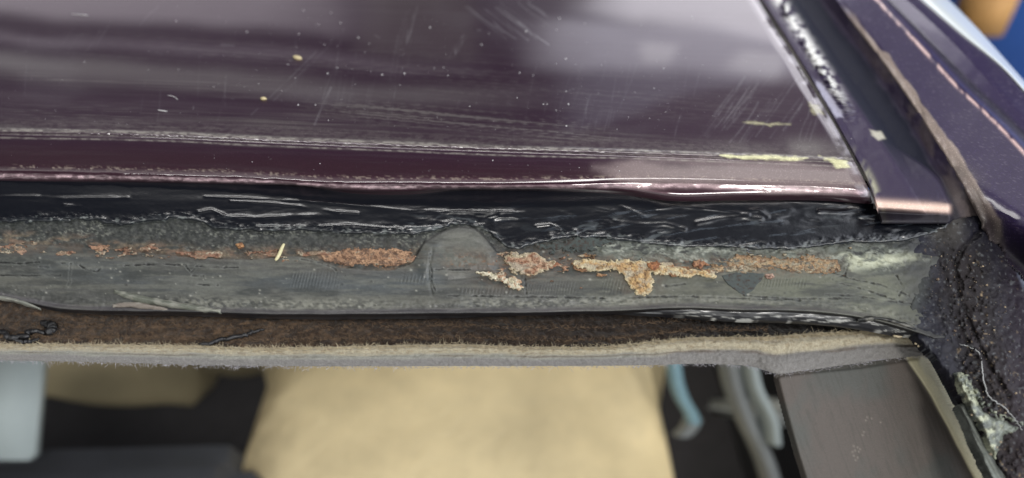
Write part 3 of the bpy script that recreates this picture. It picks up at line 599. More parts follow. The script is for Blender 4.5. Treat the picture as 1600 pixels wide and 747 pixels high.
film('peeling_film', [(1340, 500), (1370, 497), (1410, 506), (1432, 516)], 4, .0012, (30, 32, 34), 372)

# ---- folded lower edge of the flange: black glossy seam bead with scuffs and a painted glint
t = np.concatenate([np.linspace(-520, 0, 60), np.arange(2, 1436, 2.5)]); v = np.linspace(0, 1, 10)
yb2 = pl(t, FEDGE) + 1.2*(fbm(t, t*0, 60, 1, 3, 380) - .5)
thick_b = pl(t, [(-200, 1.5), (80, 1.5), (300, 3.0), (640, 4.5), (1000, 5), (1060, 12), (1200, 16), (1320, 16), (1400, 13), (1440, 6)])
X = np.repeat(t[:, None], 10, 1); Y = yb2[:, None] - 1.5 + thick_b[:, None]*v[None]
h = -.0012 - .0022*v[None] + .0004*np.sin(v*math.pi)[None] + .0007*(fbm(X, Y, 26, 3, 4, 381) - .5)
col = fill(X.shape, rgba((20, 21, 26), .3)); col = mixc(col, rgba((190, 190, 184), .4), .6*ss(.60, .72, fbm(X, Y, 26, 2.2, 4, 382))*ss(.2, .5, v)[None]*ss(1040, 1100, X))
col = mixc(col, rgba((165, 168, 170), .35), np.exp(-((v[None] - .75)/.14)**2)*ss(.42, .6, fbm(X, Y*0, 45, 1, 4, 384, .65))*(1 - ss(1000, 1060, X))*.85)  # glint along the edge, painted as a broken pale line
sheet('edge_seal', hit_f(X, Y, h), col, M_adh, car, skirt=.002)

# ================================================================== black urethane left in the channel under the lip
ADH = [(-200, 346), (0, 349), (50, 347), (95, 346), (130, 344), (190, 352), (235, 346), (270, 343), (310, 347), (335, 357), (400, 361), (470, 362), (560, 366), (610, 367), (650, 366), (672, 362), (700, 354), (740, 354), (765, 366), (790, 386), (830, 385),
       (870, 374), (930, 373), (980, 378), (1040, 385), (1140, 388), (1240, 390), (1340, 380), (1420, 376), (1480, 360)]
xs = np.concatenate([np.arange(-520, 0, 5), np.arange(0, 1490, 1.4)])
vs = np.linspace(0, 1, 96)
yb = pl(xs, ADH) + 6
X = np.repeat(xs[None], len(vs), 0); Y = 282 + (yb[None] - 282)*vs[:, None]
d = (yb[None] - 6 - Y) + 7*(fbm(X, Y, 15, 7, 4, 400) - .5)
h = -.0006 + .0016*ss(-2, 3.5, d)
h = h + .0003*(fbm(X, Y, 220, 20, 3, 401) - .5)
rgh = ss(600, 800, X)*.7 + .3
wx, wy = X + 26*(fbm(X, Y, 40, 16, 3, 440) - .5)*2, Y + 9*(fbm(X, Y, 34, 14, 3, 441) - .5)*2
clus = ss(.46, .70, fbm(X, Y, 80, 30, 3, 442))
wrk = fbm(wx, wy, 40, 7, 4, 402, .5)
big = fbm(wx, wy, 64, 20, 3, 445, .45); med = fbm(wx, wy, 22, 8, 3, 446, .5)
h = h + ss(306, 335, Y)*((.0013*rgh*clus + .0003)*(big - .5) + (.00028*(1 - .6*ss(700, 850, X))*rgh*clus + .00005)*(med - .5)*ss(.35, .6, fbm(X, Y, 60, 20, 2, 447)))
h = h + .0006*(fbm(X, Y, 9, 6, 3, 403) - .5)*np.exp(-((d - 6)/7)**2)
RIDGES = [([(-40, 305), (0, 306), (60, 307), (100, 310), (150, 309), (200, 309)], 2.0, .0011), ([(360, 314), (420, 317), (470, 322), (520, 330), (560, 333)], 1.7, .0010), ([(320, 307), (420, 311), (500, 316), (580, 323), (640, 329), (800, 331)], 1.5, .0008),
          ([(340, 338), (400, 340), (460, 337), (530, 334)], 2.2, .0011), ([(400, 355), (480, 354), (540, 352), (620, 357), (700, 353)], 1.8, .0009), ([(95, 345), (130, 346), (200, 352), (235, 347), (270, 344), (320, 349)], 2.0, .0012),
          ([(640, 333), (720, 332), (820, 332)], 1.5, .0006), ([(775, 318), (785, 322), (770, 345), (775, 375)], 4, .0012), ([(830, 348), (855, 344), (880, 352), (900, 360)], 2.2, .0011), ([(838, 353), (860, 350), (876, 358)], 1.6, .0010),
          ([(970, 322), (990, 330), (1010, 340)], 1.8, .0009), ([(1025, 326), (1060, 322), (1120, 328), (1170, 335)], 2.0, .0008), ([(1090, 348), (1120, 342), (1160, 338), (1190, 342)], 3.0, .0012), ([(1150, 330), (1185, 328), (1200, 338)], 2.5, .0010),
          ([(960, 345), (990, 352), (1040, 350), (1070, 358)], 2.5, .0009), ([(1280, 330), (1320, 332), (1360, 336)], 2.4, .0010), ([(100, 320), (125, 322)], 1.6, .0008), ([(310, 332), (330, 328), (350, 336)], 2.2, .0013)]
for k, (p, wd, hh) in enumerate(RIDGES):
    m = (X > min(q[0] for q in p) - 14) & (X < max(q[0] for q in p) + 14)
    dd = np.maximum(0, dline(X[m], Y[m], p) + 2.2*(fbm(X[m], Y[m], 30, 8, 3, 410 + k) - .5)); h[m] += hh*.24*np.exp(-(dd/(wd*1.35))**2)*ss(.15, .5, fbm(X[m], Y[m], 40, 30, 2, 460 + k))
col = fill(X.shape, rgba((13, 16, 25), .26, .6))
col = mixc(col, rgba((40, 44, 48), .4), ss(10, 0, d)*.6)
col = mixc(col, rgba((110, 118, 122), .5), .25*clus*ss(.60, .74, wrk)*ss(330, 350, Y)*ss(250, 420, X))
col = mixc(col, rgba((120, 126, 124), .6), .5*ss(.62, .72, fbm(X, Y, 8, 4, 4, 430))*ss(14, 2, d))
scf = ss(.60, .74, fbm(X, Y + .15*X, 50, 5, 5, 431, .6))*ss(318, 332, Y)*ss(720, 900, X)
col = mixc(col, rgba((120, 132, 145), .45), .14*scf)
adh = sheet('adhesive_bead', hit_f(X, Y, h), col, M_adh, car, mask=(d > -5.5) & ((X < 1366) | (Y > 326 + (X - 1366)*.1)), skirt=.0012)
adh['label'] = 'glossy black urethane sealant left torn under the roof lip'

# ================================================================== pillar with dirt, right of the opening
PILL = [(1385, 344), (1400, 336), (1440, 322), (1500, 316), (1560, 322), (1640, 306), (1760, 300), (1760, 860), (1632, 860), (1576, 750), (1532, 670), (1510, 630), (1484, 585), (1460, 556), (1436, 528), (1420, 500), (1428, 460), (1436, 420), (1420, 380)]
X, Y = px_grid(1392, 1760, 320, 860, 1.6)
d = sdf(X, Y, PILL) + 9*(fbm(X, Y, 14, 12, 4, 500) - .5)
base = np.where(Y < 345, .0012, .0012)
h = .0001 + .0012*ss(0, 60, d) + .0016*(fbm(X, Y, 60, 70, 4, 501) - .5) + .0010*(fbm(X, Y, 26, 30, 4, 512) - .5) + .0003*(fbm(X, Y, 7, 7, 4, 502) - .5)
h = h - .0015*ss(3, -6, d)
seam = dline(X, Y, [(1538, 300), (1542, 335), (1528, 365), (1508, 385), (1492, 410), (1500, 470), (1540, 560), (1575, 620)]) + 8*(fbm(X, Y, 14, 14, 3, 503) - .5)
h = h - .0007*np.exp(-((seam - 0)/3.5)**2) + .0005*np.exp(-((seam - 9)/6)**2)
h = h + .0010*ss(.56, .66, fbm(X, Y, 6, 6, 3, 504))*np.exp(-((X - 1500 - (Y - 400)*.18)/38)**2)*ss(370, 420, Y)

col = fill(X.shape, rgba((36, 36, 48), .42))
col = mixc(col, rgba((64, 66, 78), .55), ss(.45, .68, fbm(X, Y, 60, 60, 4, 505))*.5)
col = mixc(col, rgba((20, 20, 30), .3), ss(.5, .7, fbm(X, Y, 40, 50, 4, 510))*.6)
col = mixc(col, rgba((52, 40, 54), .4), ss(1540, 1600, X)*.6)
col = mixc(col, rgba((110, 106, 100), .6), .5*ss(1440, 1465, X)*(1 - ss(1490, 1520, X))*(1 - ss(360, 400, Y)))
dirt = np.exp(-((X - 1500 - (Y - 400)*.25)/48)**2)*ss(350, 420, Y)
col = mixc(col, rgba((62, 54, 50), .8), dirt*.5)
col = mixc(col, rgba((186, 164, 132), .8), ss(.70, .80, fbm(X, Y, 6, 6, 3, 506, .7))*(.1 + .9*dirt*ss(.4, .6, fbm(X, Y, 30, 40, 2, 511)))*.8)
col = mixc(col, rgba((150, 156, 160), .6), ss(.69, .76, fbm(X, Y, 4.5, 4.5, 3, 507))*.3)
col = mixc(col, rgba((22, 20, 24), .5), ss(3.5, .5, np.abs(seam))*.6)
col = mixc(col, rgba((118, 124, 112), .6), .45*ss(1470, 1430, X + .35*(Y - 430) + 24*(fbm(X, Y, 20, 20, 3, 508) - .5))*ss(400, 430, Y)*(1 - ss(505, 530, Y))*.8)
lt = ss(0, 6, sdf(X, Y, [(1580, 400), (1610, 420), (1610, 470), (1596, 450), (1584, 425)]) + 8*(fbm(X, Y, 14, 14, 3, 509) - .5))
col = mixc(col, rgba((128, 136, 158), .4), lt*.8)  # glossy bluish highlight painted on the pillar
pillar = sheet('windscreen_pillar', hit_f(X, Y, h), col, M_pillar, car, mask=d > -5, skirt=.003)
pillar['label'] = 'dirty blackened corner and pillar of the windscreen opening'
# bubbled pale sealer on the pillar
BUB = [(1492, 585), (1502, 583), (1516, 605), (1528, 632), (1545, 650), (1575, 660), (1592, 668), (1588, 676), (1568, 680), (1560, 695), (1556, 715), (1546, 700), (1530, 665), (1512, 630)]
X, Y = px_grid(1480, 1604, 572, 722, 1.2)
d = sdf(X, Y, BUB) + 8*(fbm(X, Y, 10, 10, 3, 520) - .5)
h = .0002 + .0026*ss(-3, 5, d) + .0008*(fbm(X, Y, 7, 7, 3, 521) - .5)
for k in range(46):
    q = k/45.; bx_ = np.interp(q, [0, .5, 1], [1506, 1545, 1594]) + rs.randn()*3; by_ = np.interp(q, [0, .5, 1], [590, 640, 664]) + rs.randn()*4; r = 1.8 + 2.2*rs.rand()
    rr = ((X - bx_)**2 + (Y - by_)**2)/r**2; h = h + .0012*np.clip(1 - rr, 0, 1)**.5; d = np.maximum(d, 4*(1.4 - np.sqrt(rr)))
col = fill(X.shape, rgba((120, 126, 118), .4, .75)); col = mixc(col, rgba((190, 194, 168), .5, .75), ss(.45, .65, fbm(X, Y, 14, 12, 3, 522))*.8)
col = mixc(col, rgba((70, 74, 74), .5), ss(.52, .66, fbm(X, Y, 8, 8, 3, 523))*.7)
o = sheet('bubbled_sealer', hit_f(X, Y, h), col, M_rail, pillar, mask=d > -3, skirt=.001); o['label'] = 'pale green-white bubbled sealer on the pillar edge'
# thin white hardened thread of sealer
def tube(name, pts3, rad, m, parent=None, seg=6, taper=True):
    bm = bmesh.new(); rings = []; n = len(pts3)
    P = [Vector(p) for p in pts3]
    for i, p in enumerate(P):
        tn = (P[min(i+1, n-1)] - P[max(i-1, 0)]).normalized(); s = tn.cross(Vector((.1, .2, 1))).normalized(); u = s.cross(tn)
        r = rad*(1 if not taper else .35 + .65*math.sin(math.pi*(i + .5)/n)**.5)
        rings.append([bm.verts.new(p + (s*math.cos(a) + u*math.sin(a))*r) for a in [2*math.pi*k/seg for k in range(seg)]])
    for a, b in zip(rings[:-1], rings[1:]):
        for k in range(seg): bm.faces.new((a[k], a[(k+1) % seg], b[(k+1) % seg], b[k]))
    bm.faces.new(rings[0][::-1]); bm.faces.new(rings[-1])
    me = bpy.data.meshes.new(name); bm.normal_update(); bm.to_mesh(me); bm.free()
    for p in me.polygons: p.use_smooth = True
    return link(name, me, parent, m)
M_thread = mat('white_hardened_sealer', (.36, .37, .37), rough=.35, var=.4, vscale=500, bump=((1500, .0003, 3),))
th = [(1500, 538), (1512, 541), (1526, 548), (1533, 560), (1535, 580), (1538, 600), (1545, 618), (1556, 628), (1566, 634), (1578, 646), (1588, 658), (1596, 672)]
tt = np.linspace(0, 1, 60); tx = pl(tt, [(i/11., p[0]) for i, p in enumerate(th)]); ty = pl(tt, [(i/11., p[1]) for i, p in enumerate(th)])
tube('sealer_thread', hit_f(tx + rs.randn(60)*.6, ty + rs.randn(60)*.6, .0019), .00017, M_thread, pillar)
# grey rubber strip below the bubbles
X, Y = px_grid(1490, 1640, 600, 800, 1.6)
STR = [(1497, 634), (1508, 628), (1530, 668), (1552, 705), (1572, 745), (1600, 800), (1570, 800), (1548, 750), (1522, 695)]
d = sdf(X, Y, STR) + 4*(fbm(X, Y, 10, 14, 3, 530) - .5)
h = -.0022 + .0020*ss(-1, 6, d) + .0010*(fbm(X*.86 - Y*.5, X*.5 + Y*.86, 4, 60, 3, 531) - .5)
col = fill(X.shape, rgba((140, 146, 140), .5)); col = mixc(col, rgba((60, 62, 62), .5), ss(.5, .65, fbm(X*.86 - Y*.5, X*.5 + Y*.86, 4, 60, 3, 532))*.6)
sheet('rubber_strip', hit_f(X, Y, h), col, M_pillar, car, mask=d > -1.5, skirt=.003)

# ================================================================== headliner: brown board, felt edge, grey cloth
HT = [(-200, 536), (0, 540), (150, 541), (300, 543), (400, 546), (550, 544), (700, 541), (850, 545), (960, 543), (1010, 537), (1060, 532), (1200, 529), (1330, 521), (1390, 522), (1440, 529), (1478, 545)]
HB = [(-200, 560), (0, 563), (150, 566), (300, 570), (420, 572), (700, 572), (1000, 571), (1120, 569), (1180, 574), (1215, 584), (1250, 580), (1330, 569), (1400, 560), (1440, 556), (1478, 556)]
xs = np.concatenate([np.arange(-520, 0, 5), np.arange(0, 1480, 1.6)])
ht, hb = pl(xs, HT), pl(xs, HB)
hl = empty('headliner', (0, 0, 0)); hl.parent = car
# board
vs = np.linspace(0, 1, 60); X = np.repeat(xs[None], 60, 0); Y = 462 + (ht[None] + 1.5 - 462)*vs[:, None]
drop = pl(xs, [(-200, 0), (900, 0), (1100, -.002), (1300, -.004), (1400, -.003), (1480, -.001)])
Z = -.0335 - .0030*vs[:, None] + .0016*(fbm(X, Y, 30, 12, 4, 600) - .5) + .0010*(fbm(X, Y, 7, 5, 4, 601) - .5) + drop[None]*(1 - vs[:, None])
col = fill(X.shape, rgba((102, 84, 68), .95, 1.0)); col = mixc(col, rgba((70, 56, 46), .95), ss(.42, .6, fbm(X, Y, 16, 7, 4, 602))*.75)
col = mixc(col, rgba((150, 122, 96), .95), ss(.55, .7, fbm(X, Y, 9, 5, 4, 603))*.6)
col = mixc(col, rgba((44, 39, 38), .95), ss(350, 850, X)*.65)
col = mixc(col, rgba((18, 18, 20), .8), ss(1020, 1180, X)*.75)  # shade at the right of the gap painted near-black
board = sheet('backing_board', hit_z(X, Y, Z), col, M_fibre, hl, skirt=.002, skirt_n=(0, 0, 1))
# felt edge, top surface rolling over the front to the cloth below
vs = np.linspace(0, 1, 26); X = np.repeat(xs[None], 26, 0); top = ht - 3 + 2.5*(fbm(xs, xs*0, 12, 1, 3, 610) - .5)
Y = top[None] + (hb - top)[None]*vs[:, None]
mid = .5
Z = -.0352 - .0004*vs[:, None] - .0052*np.clip(vs[:, None] - .12, 0, 1)**1.3
Z = Z + .0007*np.exp(-((vs[:, None] - .22)/.12)**2) - .0006*np.exp(-((vs[:, None] - .48)/.06)**2) + .0010*(fbm(X, Y, 9, 3, 4, 611, .7) - .5)
col = fill(X.shape, rgba((176, 168, 146), .95)); vv = vs[:, None] + .16*(fbm(X, Y, 40, 8, 3, 612) - .5)
rt = ss(980, 1120, X)
col = mixc(col, rgba((150, 150, 142), .95), ss(.38, .5, vv)*(1 - rt)); col = mixc(col, rgba((130, 128, 126), .95), ss(.55 - .17*rt, .72 - .2*rt, vv))
col = mixc(col, rgba((104, 86, 70), .95), np.exp(-((vv - .52)/.035)**2)*.55*ss(.4, .6, fbm(X, Y*0, 60, 1, 3, 613)))
col = mixc(col, rgba((120, 100, 70), .95), ss(.55, .7, fbm(X, Y, 6, 2.5, 4, 614))*(1 - ss(.3, .5, vv))*.5)
felt = sheet('felt_edge', hit_z(X, Y, Z), col, M_felt, hl)
# cloth underside running back into the cabin
vs = np.linspace(0, 1, 8); X = np.repeat(xs[None], 8, 0); Pb = hit_z(xs, hb - .3, -.0352 - .0004 - .0052*.88**1.3 + 0*xs)
P = Pb[None] + vs[:, None, None]*np.array([0, .35, -.006]) + np.sin(vs*math.pi/2)[:, None, None]*np.array([0, 0, -.002])
sheet('cloth_lining', P, fill(X.shape, rgba((150, 148, 160), .95)), M_felt, hl)
# loose fibres along the felt
def fibres(name, xsamp, ypts, z, n, lmin, lmax, m, parent, updir, seed, rad=.00008, kind='stuff'):
    r = np.random.RandomState(seed); V = []; F = []
    for k in range(n):
        x = r.uniform(*xsamp); y = float(pl(np.array([x]), ypts)[0]) + r.randn()*1.6
        p = hit_z(np.array([x]), np.array([y]), z)[0]; l = r.uniform(lmin, lmax)
        dirn = np.array([r.randn()*.9, updir[1] + r.randn()*.4, updir[2] + r.randn()*.5]); dirn /= np.linalg.norm(dirn)
        q1 = p + dirn*l*.5 + r.randn(3)*l*.12; q2 = q1 + (dirn + r.randn(3)*.6)*l*.5
        for (a, b, ra, rb) in ((p, q1, rad, rad*.8), (q1, q2, rad*.8, rad*.3)):
            i = len(V)
            for (c, rr) in ((a, ra), (b, rb)):
                for ang in (0, 2.1, 4.2): V.append(c + np.array([math.cos(ang)*.6, math.cos(ang)*.5 + math.sin(ang)*.4, math.sin(ang)])*rr)
            for j in range(3): F.append((i+j, i+(j+1) % 3, i+3+(j+1) % 3, i+3+j))
    me = bpy.data.meshes.new(name); me.from_pydata([tuple(v) for v in V], [], F); me.update()
    o = link(name, me, parent, m); o['kind'] = kind; return o
M_hair2 = mat('grey_cloth_fibres', (.34, .33, .36), rough=.9, spec=.1, var=.3, vscale=900)
M_hair3 = mat('brown_backing_fibres', (.13, .09, .06), rough=.9, spec=.1, var=.4, vscale=900)
fibres('edge_fibres', (-40, 1465), HT, -.0350, 5200, .0006, .0020, M_hair, hl, (0, -.2, .5), 1)
fibres('edge_fibres', (-40, 1465), HB, -.0405, 1500, .0003, .0013, M_hair2, hl, (0, -.5, -.3), 2)
fibres('edge_fibres', (1380, 1478), HT, -.0345, 260, .001, .0035, M_hair, hl, (.3, -.2, .6), 3)
fibres('backing_fibres', (-40, 1200), [(x, y - 14) for x, y in HT], -.0350, 1400, .0005, .002, M_hair3, hl, (0, .1, .8), 4)
fibres('backing_fibres', (-40, 1200), [(x, y - 32) for x, y in HT], -.0345, 900, .0005, .002, M_hair3, hl, (0, .1, .8), 5)
# matted felt crumbs in the corner
th2 = [[(1430, 536), (1450, 545), (1466, 556), (1476, 572)], [(1440, 530), (1462, 541), (1478, 560), (1484, 585)], [(1452, 548), (1468, 562), (1474, 584)], [(1395, 524), (1430, 524), (1452, 536)]]
for k, c in enumerate(th2):
    n = 26; q = np.linspace(0, 1, n); m_ = len(c) - 1
    tube('felt_strand', hit_f(pl(q, [(i/m_, p[0]) for i, p in enumerate(c)]) + rs.randn(n)*1.2, pl(q, [(i/m_, p[1]) for i, p in enumerate(c)]) + rs.randn(n)*1.2, -.0030 - .0006*k), .0006, M_hair, hl)

# ================================================================== pillar trim cover
NT_ = np.array([0.10, -math.sin(math.radians(34)), math.cos(math.radians(34))]); NT_ /= np.linalg.norm(NT_)
PT = hit_z(np.array([1330.]), np.array([566.]), -.0400)[0]
X, Y = px_grid(1196, 1600, 545, 900, 1.8)
TR = [(1207, 590), (1216, 580), (1260, 575), (1340, 567), (1432, 553), (1440, 556), (1480, 632), (1560, 772), (1620, 890), (1300, 890), (1268, 800), (1240, 712), (1220, 640)]
d = sdf(X, Y, TR)
h = -.0028*(1 - ss(-1, 11, d))*(1 - .75*ss(60, 0, dline(X, Y, [(1436, 556), (1470, 608), (1540, 740), (1600, 860)]) + 0*d)*ss(560, 600, Y)) + .0004*(fbm(X, Y, 120, 120, 2, 700) - .5)
col = fill(X.shape, rgba((98, 99, 95), .5, 1.04)); col = mixc(col, rgba((112, 100, 94), .5), ss(.4, .65, fbm(X, Y, 60, 80, 4, 702))*.6)
col = mixc(col, rgba((80, 78, 74), .5), ss(.5, .75, fbm(X*.94 - Y*.34, X*.34 + Y*.94, 3, 40, 3, 703, .7))*.3)
e2 = dline(X, Y, [(1436, 556), (1470, 608), (1540, 740), (1600, 860)]); rim = ss(21, 17, e2 + 2*(fbm(X, Y, 30, 30, 2, 701) - .5))
col = mixc(col, rgba((196, 190, 160), .6, 2.3), rim*.95)
h = h + .0012*ss(22, 16, e2)
for (x, y) in [(1355, 652), (1353, 657), (1362, 654), (1350, 675), (1348, 680), (1334, 697), (1340, 699), (1336, 704), (1342, 706), (1334, 712), (1340, 715), (1337, 719), (1332, 706), (1344, 702), (1376, 660)]:
    f = np.exp(-((X-x)**2 + (Y-y)**2)/1.3**2); col = mixc(col, rgba((190, 180, 166), .4), f*.5); h = h + f*.0001
trim = sheet('pillar_trim', hit_plane(X, Y, NT_, PT, h), col, M_trim, car, mask=d > -.5, skirt=.006, skirt_n=(-.75, -.5, .55))
trim['label'] = 'taupe plastic pillar cover with a cream edge'
# clip and dark cavity wall beside the trim
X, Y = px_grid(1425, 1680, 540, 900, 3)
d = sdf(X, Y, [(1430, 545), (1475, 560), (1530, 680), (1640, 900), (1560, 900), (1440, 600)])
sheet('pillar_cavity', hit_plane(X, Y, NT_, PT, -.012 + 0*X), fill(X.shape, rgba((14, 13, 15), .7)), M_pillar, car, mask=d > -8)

# ================================================================== small loose things
def ellips(name, p, ax, m, rotz=0.0, tilt=0.0, seed=0, parent=None, seg=14):
    bm = bmesh.new(); bmesh.ops.create_uvsphere(bm, u_segments=seg, v_segments=seg//2 + 2, radius=1)
    r = random.Random(seed)
    for v in bm.verts:
        k = 1 + .18*math.sin(3*v.co.x + seed) ; v.co = Vector((v.co.x*ax[0], v.co.y*ax[1]*k*(1 - .35*v.co.x), v.co.z*ax[2]*k))
    me = bpy.data.meshes.new(name); bm.to_mesh(me); bm.free()
    for q in me.polygons: q.use_smooth = True
    o = link(name, me, parent, m); o.location = p; o.rotation_euler = (0, tilt, rotz); return o
p = hit_z(np.array([465., 412.]), np.array([90., 154.]), .0004)
tag(ellips('seed_husk', p[0], (.0024, .0012, .0006), M_seed, -.5, .1, 1), 'larger tan seed husk lying on the purple roof, upper of the two', 'seed husk', 'seed husks on the roof')
tag(ellips('seed_husk', p[1], (.0015, .0008, .0005), M_seed, -.35, 0, 2), 'smaller tan seed husk on the purple roof, below and left of the larger', 'seed husk', 'seed husks on the roof')
M_straw = mat('pale_straw', (.48, .44, .26), rough=.5, var=.25, vscale=1500)
q = np.linspace(0, 1, 12)
tag(tube('straw_chip', hit_f(430 + 14*q, 407 - 24*q + 2*np.sin(q*5), .0012 + .0004*q), .00065, M_straw), 'pale straw chip standing on the tan rust line of the flange', 'straw chip')
tag(tube('lint_thread', hit_z(262 + 16*q, 149 + 7*q - 2*np.sin(q*3), .0003 + 0*q), .00012, M_dust), 'short bent white lint thread lying on the roof', 'thread')
tag(tube('lint_thread', hit_z(112 + 26*q, 22 + 2*q, .0003 + 0*q), .00016, M_dust), 'straight pale lint thread near the top left of the roof', 'thread')
tag(tube('lint_thread', hit_z(247 + 14*q, 172 + 2*q, .0003 + 0*q), .00022, M_dust), 'stubby white lint shred below the bent thread on the roof', 'thread')
# grit and dried specks on the roof
SP = [(275,33,1.6),(386,50,2),(467,53,1.5),(507,70,1.2),(498,38,1.1),(450,101,1.4),(461,122,1.2),(512,115,1.9),(527,106,1.3),(440,142,1),(466,164,2),(493,164,1.8),(513,188,1.3),(404,131,1),(334,136,1),(232,109,.8),(279,109,.9),(132,97,1.2),(100,214,1.4),
      (474,16,1.2),(517,20,1.2),(532,36,1.4),(672,43,2),(752,70,1.9),(822,49,2.2),(870,47,1.6),(874,29,2.4),(914,37,1.5),(560,59,1.8),(577,68,1.2),(570,82,1),(597,117,2.2),(632,115,2.1),(693,106,1.3),(678,107,1.1),(555,132,1.2),(625,133,1.2),(808,153,1.5),
      (734,166,1.5),(812,114,1.5),(833,118,1.2),(869,100,1.1),(884,92,1.8),(885,143,1.7),(849,163,1.7),(855,163,1.5),(888,163,2.2),(869,172,1.2),(885,197,2.2),(982,183,1),(1015,185,1.2),(1012,218,2),(1022,138,1.5),(992,144,1.2),(935,146,1),(770,251,2),(968,267,1.2),
      (1040,175,1),(964,202,1),(940,102,1),(1037,107,1.1),(710,232,1.3),(437,235,1.2),(394,253,1),(500,256,1.2),(80,226,1),(867,243,1.3),(1128,216,1.6),(1210,236,1.6),(1150,210,1.3),(1330,217,1.2),(700,118,1.2),(764,52,1),(905,262,1)]
V = []; F = []
r2 = np.random.RandomState(5)
pts = [(x, y, s) for x, y, s in SP] + [(300 + 900*r2.rand(), 30 + 240*r2.rand()**.8, .35 + .5*r2.rand()**3) for _ in range(230)] + [(r2.rand()*1300, 10 + 260*r2.rand(), .3 + .4*r2.rand()) for _ in range(160)]
for (x, y, s) in pts:
    P = hit_z(np.array([x]), np.array([y]), .00005 if y < 205 else -.0010)[0]; rr = s*.00012*(1.25 if y < 120 else 1)
    i0 = len(V); n = 7
    V.append(P + np.array([0, 0, rr*1.1]))
    for ring, (k, zz) in enumerate(((.6, .85), (1, 0))):
        for a in range(n): V.append(P + np.array([math.cos(a*2*math.pi/n)*k*rr*(1 + .3*r2.rand()), math.sin(a*2*math.pi/n)*k*rr*(1.1 + .5*r2.rand()), zz*rr]))
    for a in range(n):
        F.append((i0, i0+1+a, i0+1+(a+1) % n)); F.append((i0+1+a, i0+1+n+a, i0+1+n+(a+1) % n, i0+1+(a+1) % n))
me = bpy.data.meshes.new('grit'); me.from_pydata([tuple(v) for v in V], [], F); me.update()
for q_ in me.polygons: q_.use_smooth = True
tag(link('grit', me, None, M_dust), 'pale specks of grit scattered over the purple roof paint', 'grit', None, 'stuff')
# dirt crumbs on the pillar and in the corner
def rock(P, r, V, F, rg, n_=NF):
    i0 = len(V); base = [(1, 0, 0), (-1, 0, 0), (0, 1, 0), (0, -1, 0), (0, 0, 1), (0, 0, -1)]
    for b in base: V.append(P + np.array(b)*r*(.6 + .7*rg.rand()))
    for f in ((0, 2, 4), (2, 1, 4), (1, 3, 4), (3, 0, 4), (2, 0, 5), (1, 2, 5), (3, 1, 5), (0, 3, 5)): F.append(tuple(i0 + k for k in f))
def crumbs(name, gen, n, r0, r1, hh, m, label, cat, seed):
    rg = np.random.RandomState(seed); V = []; F = []
    for _ in range(n):
        x, y = gen(rg); rock(hit_f(np.array([x]), np.array([y]), hh)[0], r0 + (r1 - r0)*rg.rand()**4, V, F, rg)
    me = bpy.data.meshes.new(name); me.from_pydata([tuple(v) for v in V], [], F); me.update()
    return tag(link(name, me, None, m), label, cat, None, 'stuff')
M_cr1 = mat('tan_dirt', (.33, .26, .18), rough=.9, var=.5, vscale=700)
M_cr2 = mat('rust_crumb', (.14, .10, .07), rough=.9, var=.4, vscale=700)
M_cr3 = mat('dark_dirt', (.03, .028, .03), rough=.7, var=.4, vscale=700)
gp = lambda rg: (lambda y: (1500 + (y - 400)*.25 + rg.randn()*30, y))(390 + 330*rg.rand()**1.3)
crumbs('dirt_crumbs', lambda rg: (lambda p: (min(max(p[0], 1455 + max(0, (p[1] - 540)*.55)), 1650), p[1]))(gp(rg)), 120, .00012, .0005, .0018, M_cr1, 'tan dirt crumbs scattered down the dark pillar', 'dirt', 21)
crumbs('dirt_crumbs', lambda rg: (1445 + 150*rg.rand(), 340 + 220*rg.rand()), 420, .0001, .00045, .0016, M_cr3, 'black dirt crumbs in the corner of the window opening', 'dirt', 22)
crumbs('rust_crumbs', lambda rg: (1462 + 130*rg.rand(), 400 + 190*rg.rand()), 18, .0002, .0006, .0018, M_cr2, 'few rust-brown crumbs on the dark pillar', 'dirt', 23)
# torn black sealant scraps resting on the fibre board
SCR = [([(-20, 516), (5, 520), (14, 528), (40, 526), (46, 518), (74, 519)], .0010, 'long torn black sealant scrap at the left end of the board', .0016), ([(66, 505), (80, 508), (82, 516), (70, 520)], .0015, 'rounded black sealant lump above the long scrap', .0016),
       ([(312, 538), (330, 536), (345, 530), (372, 526), (392, 520), (412, 514)], .0007, 'wavy black sealant scrap towards the middle of the board', .0014), ([(20, 530), (40, 534), (60, 530)], .0006, 'small black sealant crumb beneath the long scrap', .001)]
for k, (c, r_, lab, hz) in enumerate(SCR):
    n = 30; q = np.linspace(0, 1, n); m_ = len(c) - 1
    xx = pl(q, [(i/m_, p_[0]) for i, p_ in enumerate(c)]) + rs.randn(n)*.8; yy = pl(q, [(i/m_, p_[1]) for i, p_ in enumerate(c)]) + rs.randn(n)*.8
    tag(tube('sealant_scrap', hit_z(xx, yy, -.0338 + .0003*rs.randn(n)), r_, M_crumb, seg=7), lab, 'sealant scrap', 'sealant scraps on the headliner board')

# ================================================================== cabin behind the opening
def pillow(name, p, size, m, parent=None, rot=(0, 0, 0), e=.45, seg=40):
    bm = bmesh.new(); bmesh.ops.create_uvsphere(bm, u_segments=seg, v_segments=seg//2, radius=1)
    f = lambda c, k: math.copysign(abs(c)**k, c)
    for v in bm.verts:
        c = v.co; mx = max(abs(c.x), abs(c.y), abs(c.z)); s = 1/mx if mx > 0 else 1
        cube = Vector((c.x*s, c.y*s, c.z*s)); q_ = cube*(1-e) + Vector(c)*e*1.15
        v.co = Vector((q_.x*size[0]/2, q_.y*size[1]/2, q_.z*size[2]/2))
    me = bpy.data.meshes.new(name); bm.to_mesh(me); bm.free()
    for q_ in me.polygons: q_.use_smooth = True
    o = link(name, me, parent, m); o.location = p; o.rotation_euler = rot; return o
def P3(x, y, dist): return Vector(at(np.float64(x), np.float64(y), dist))
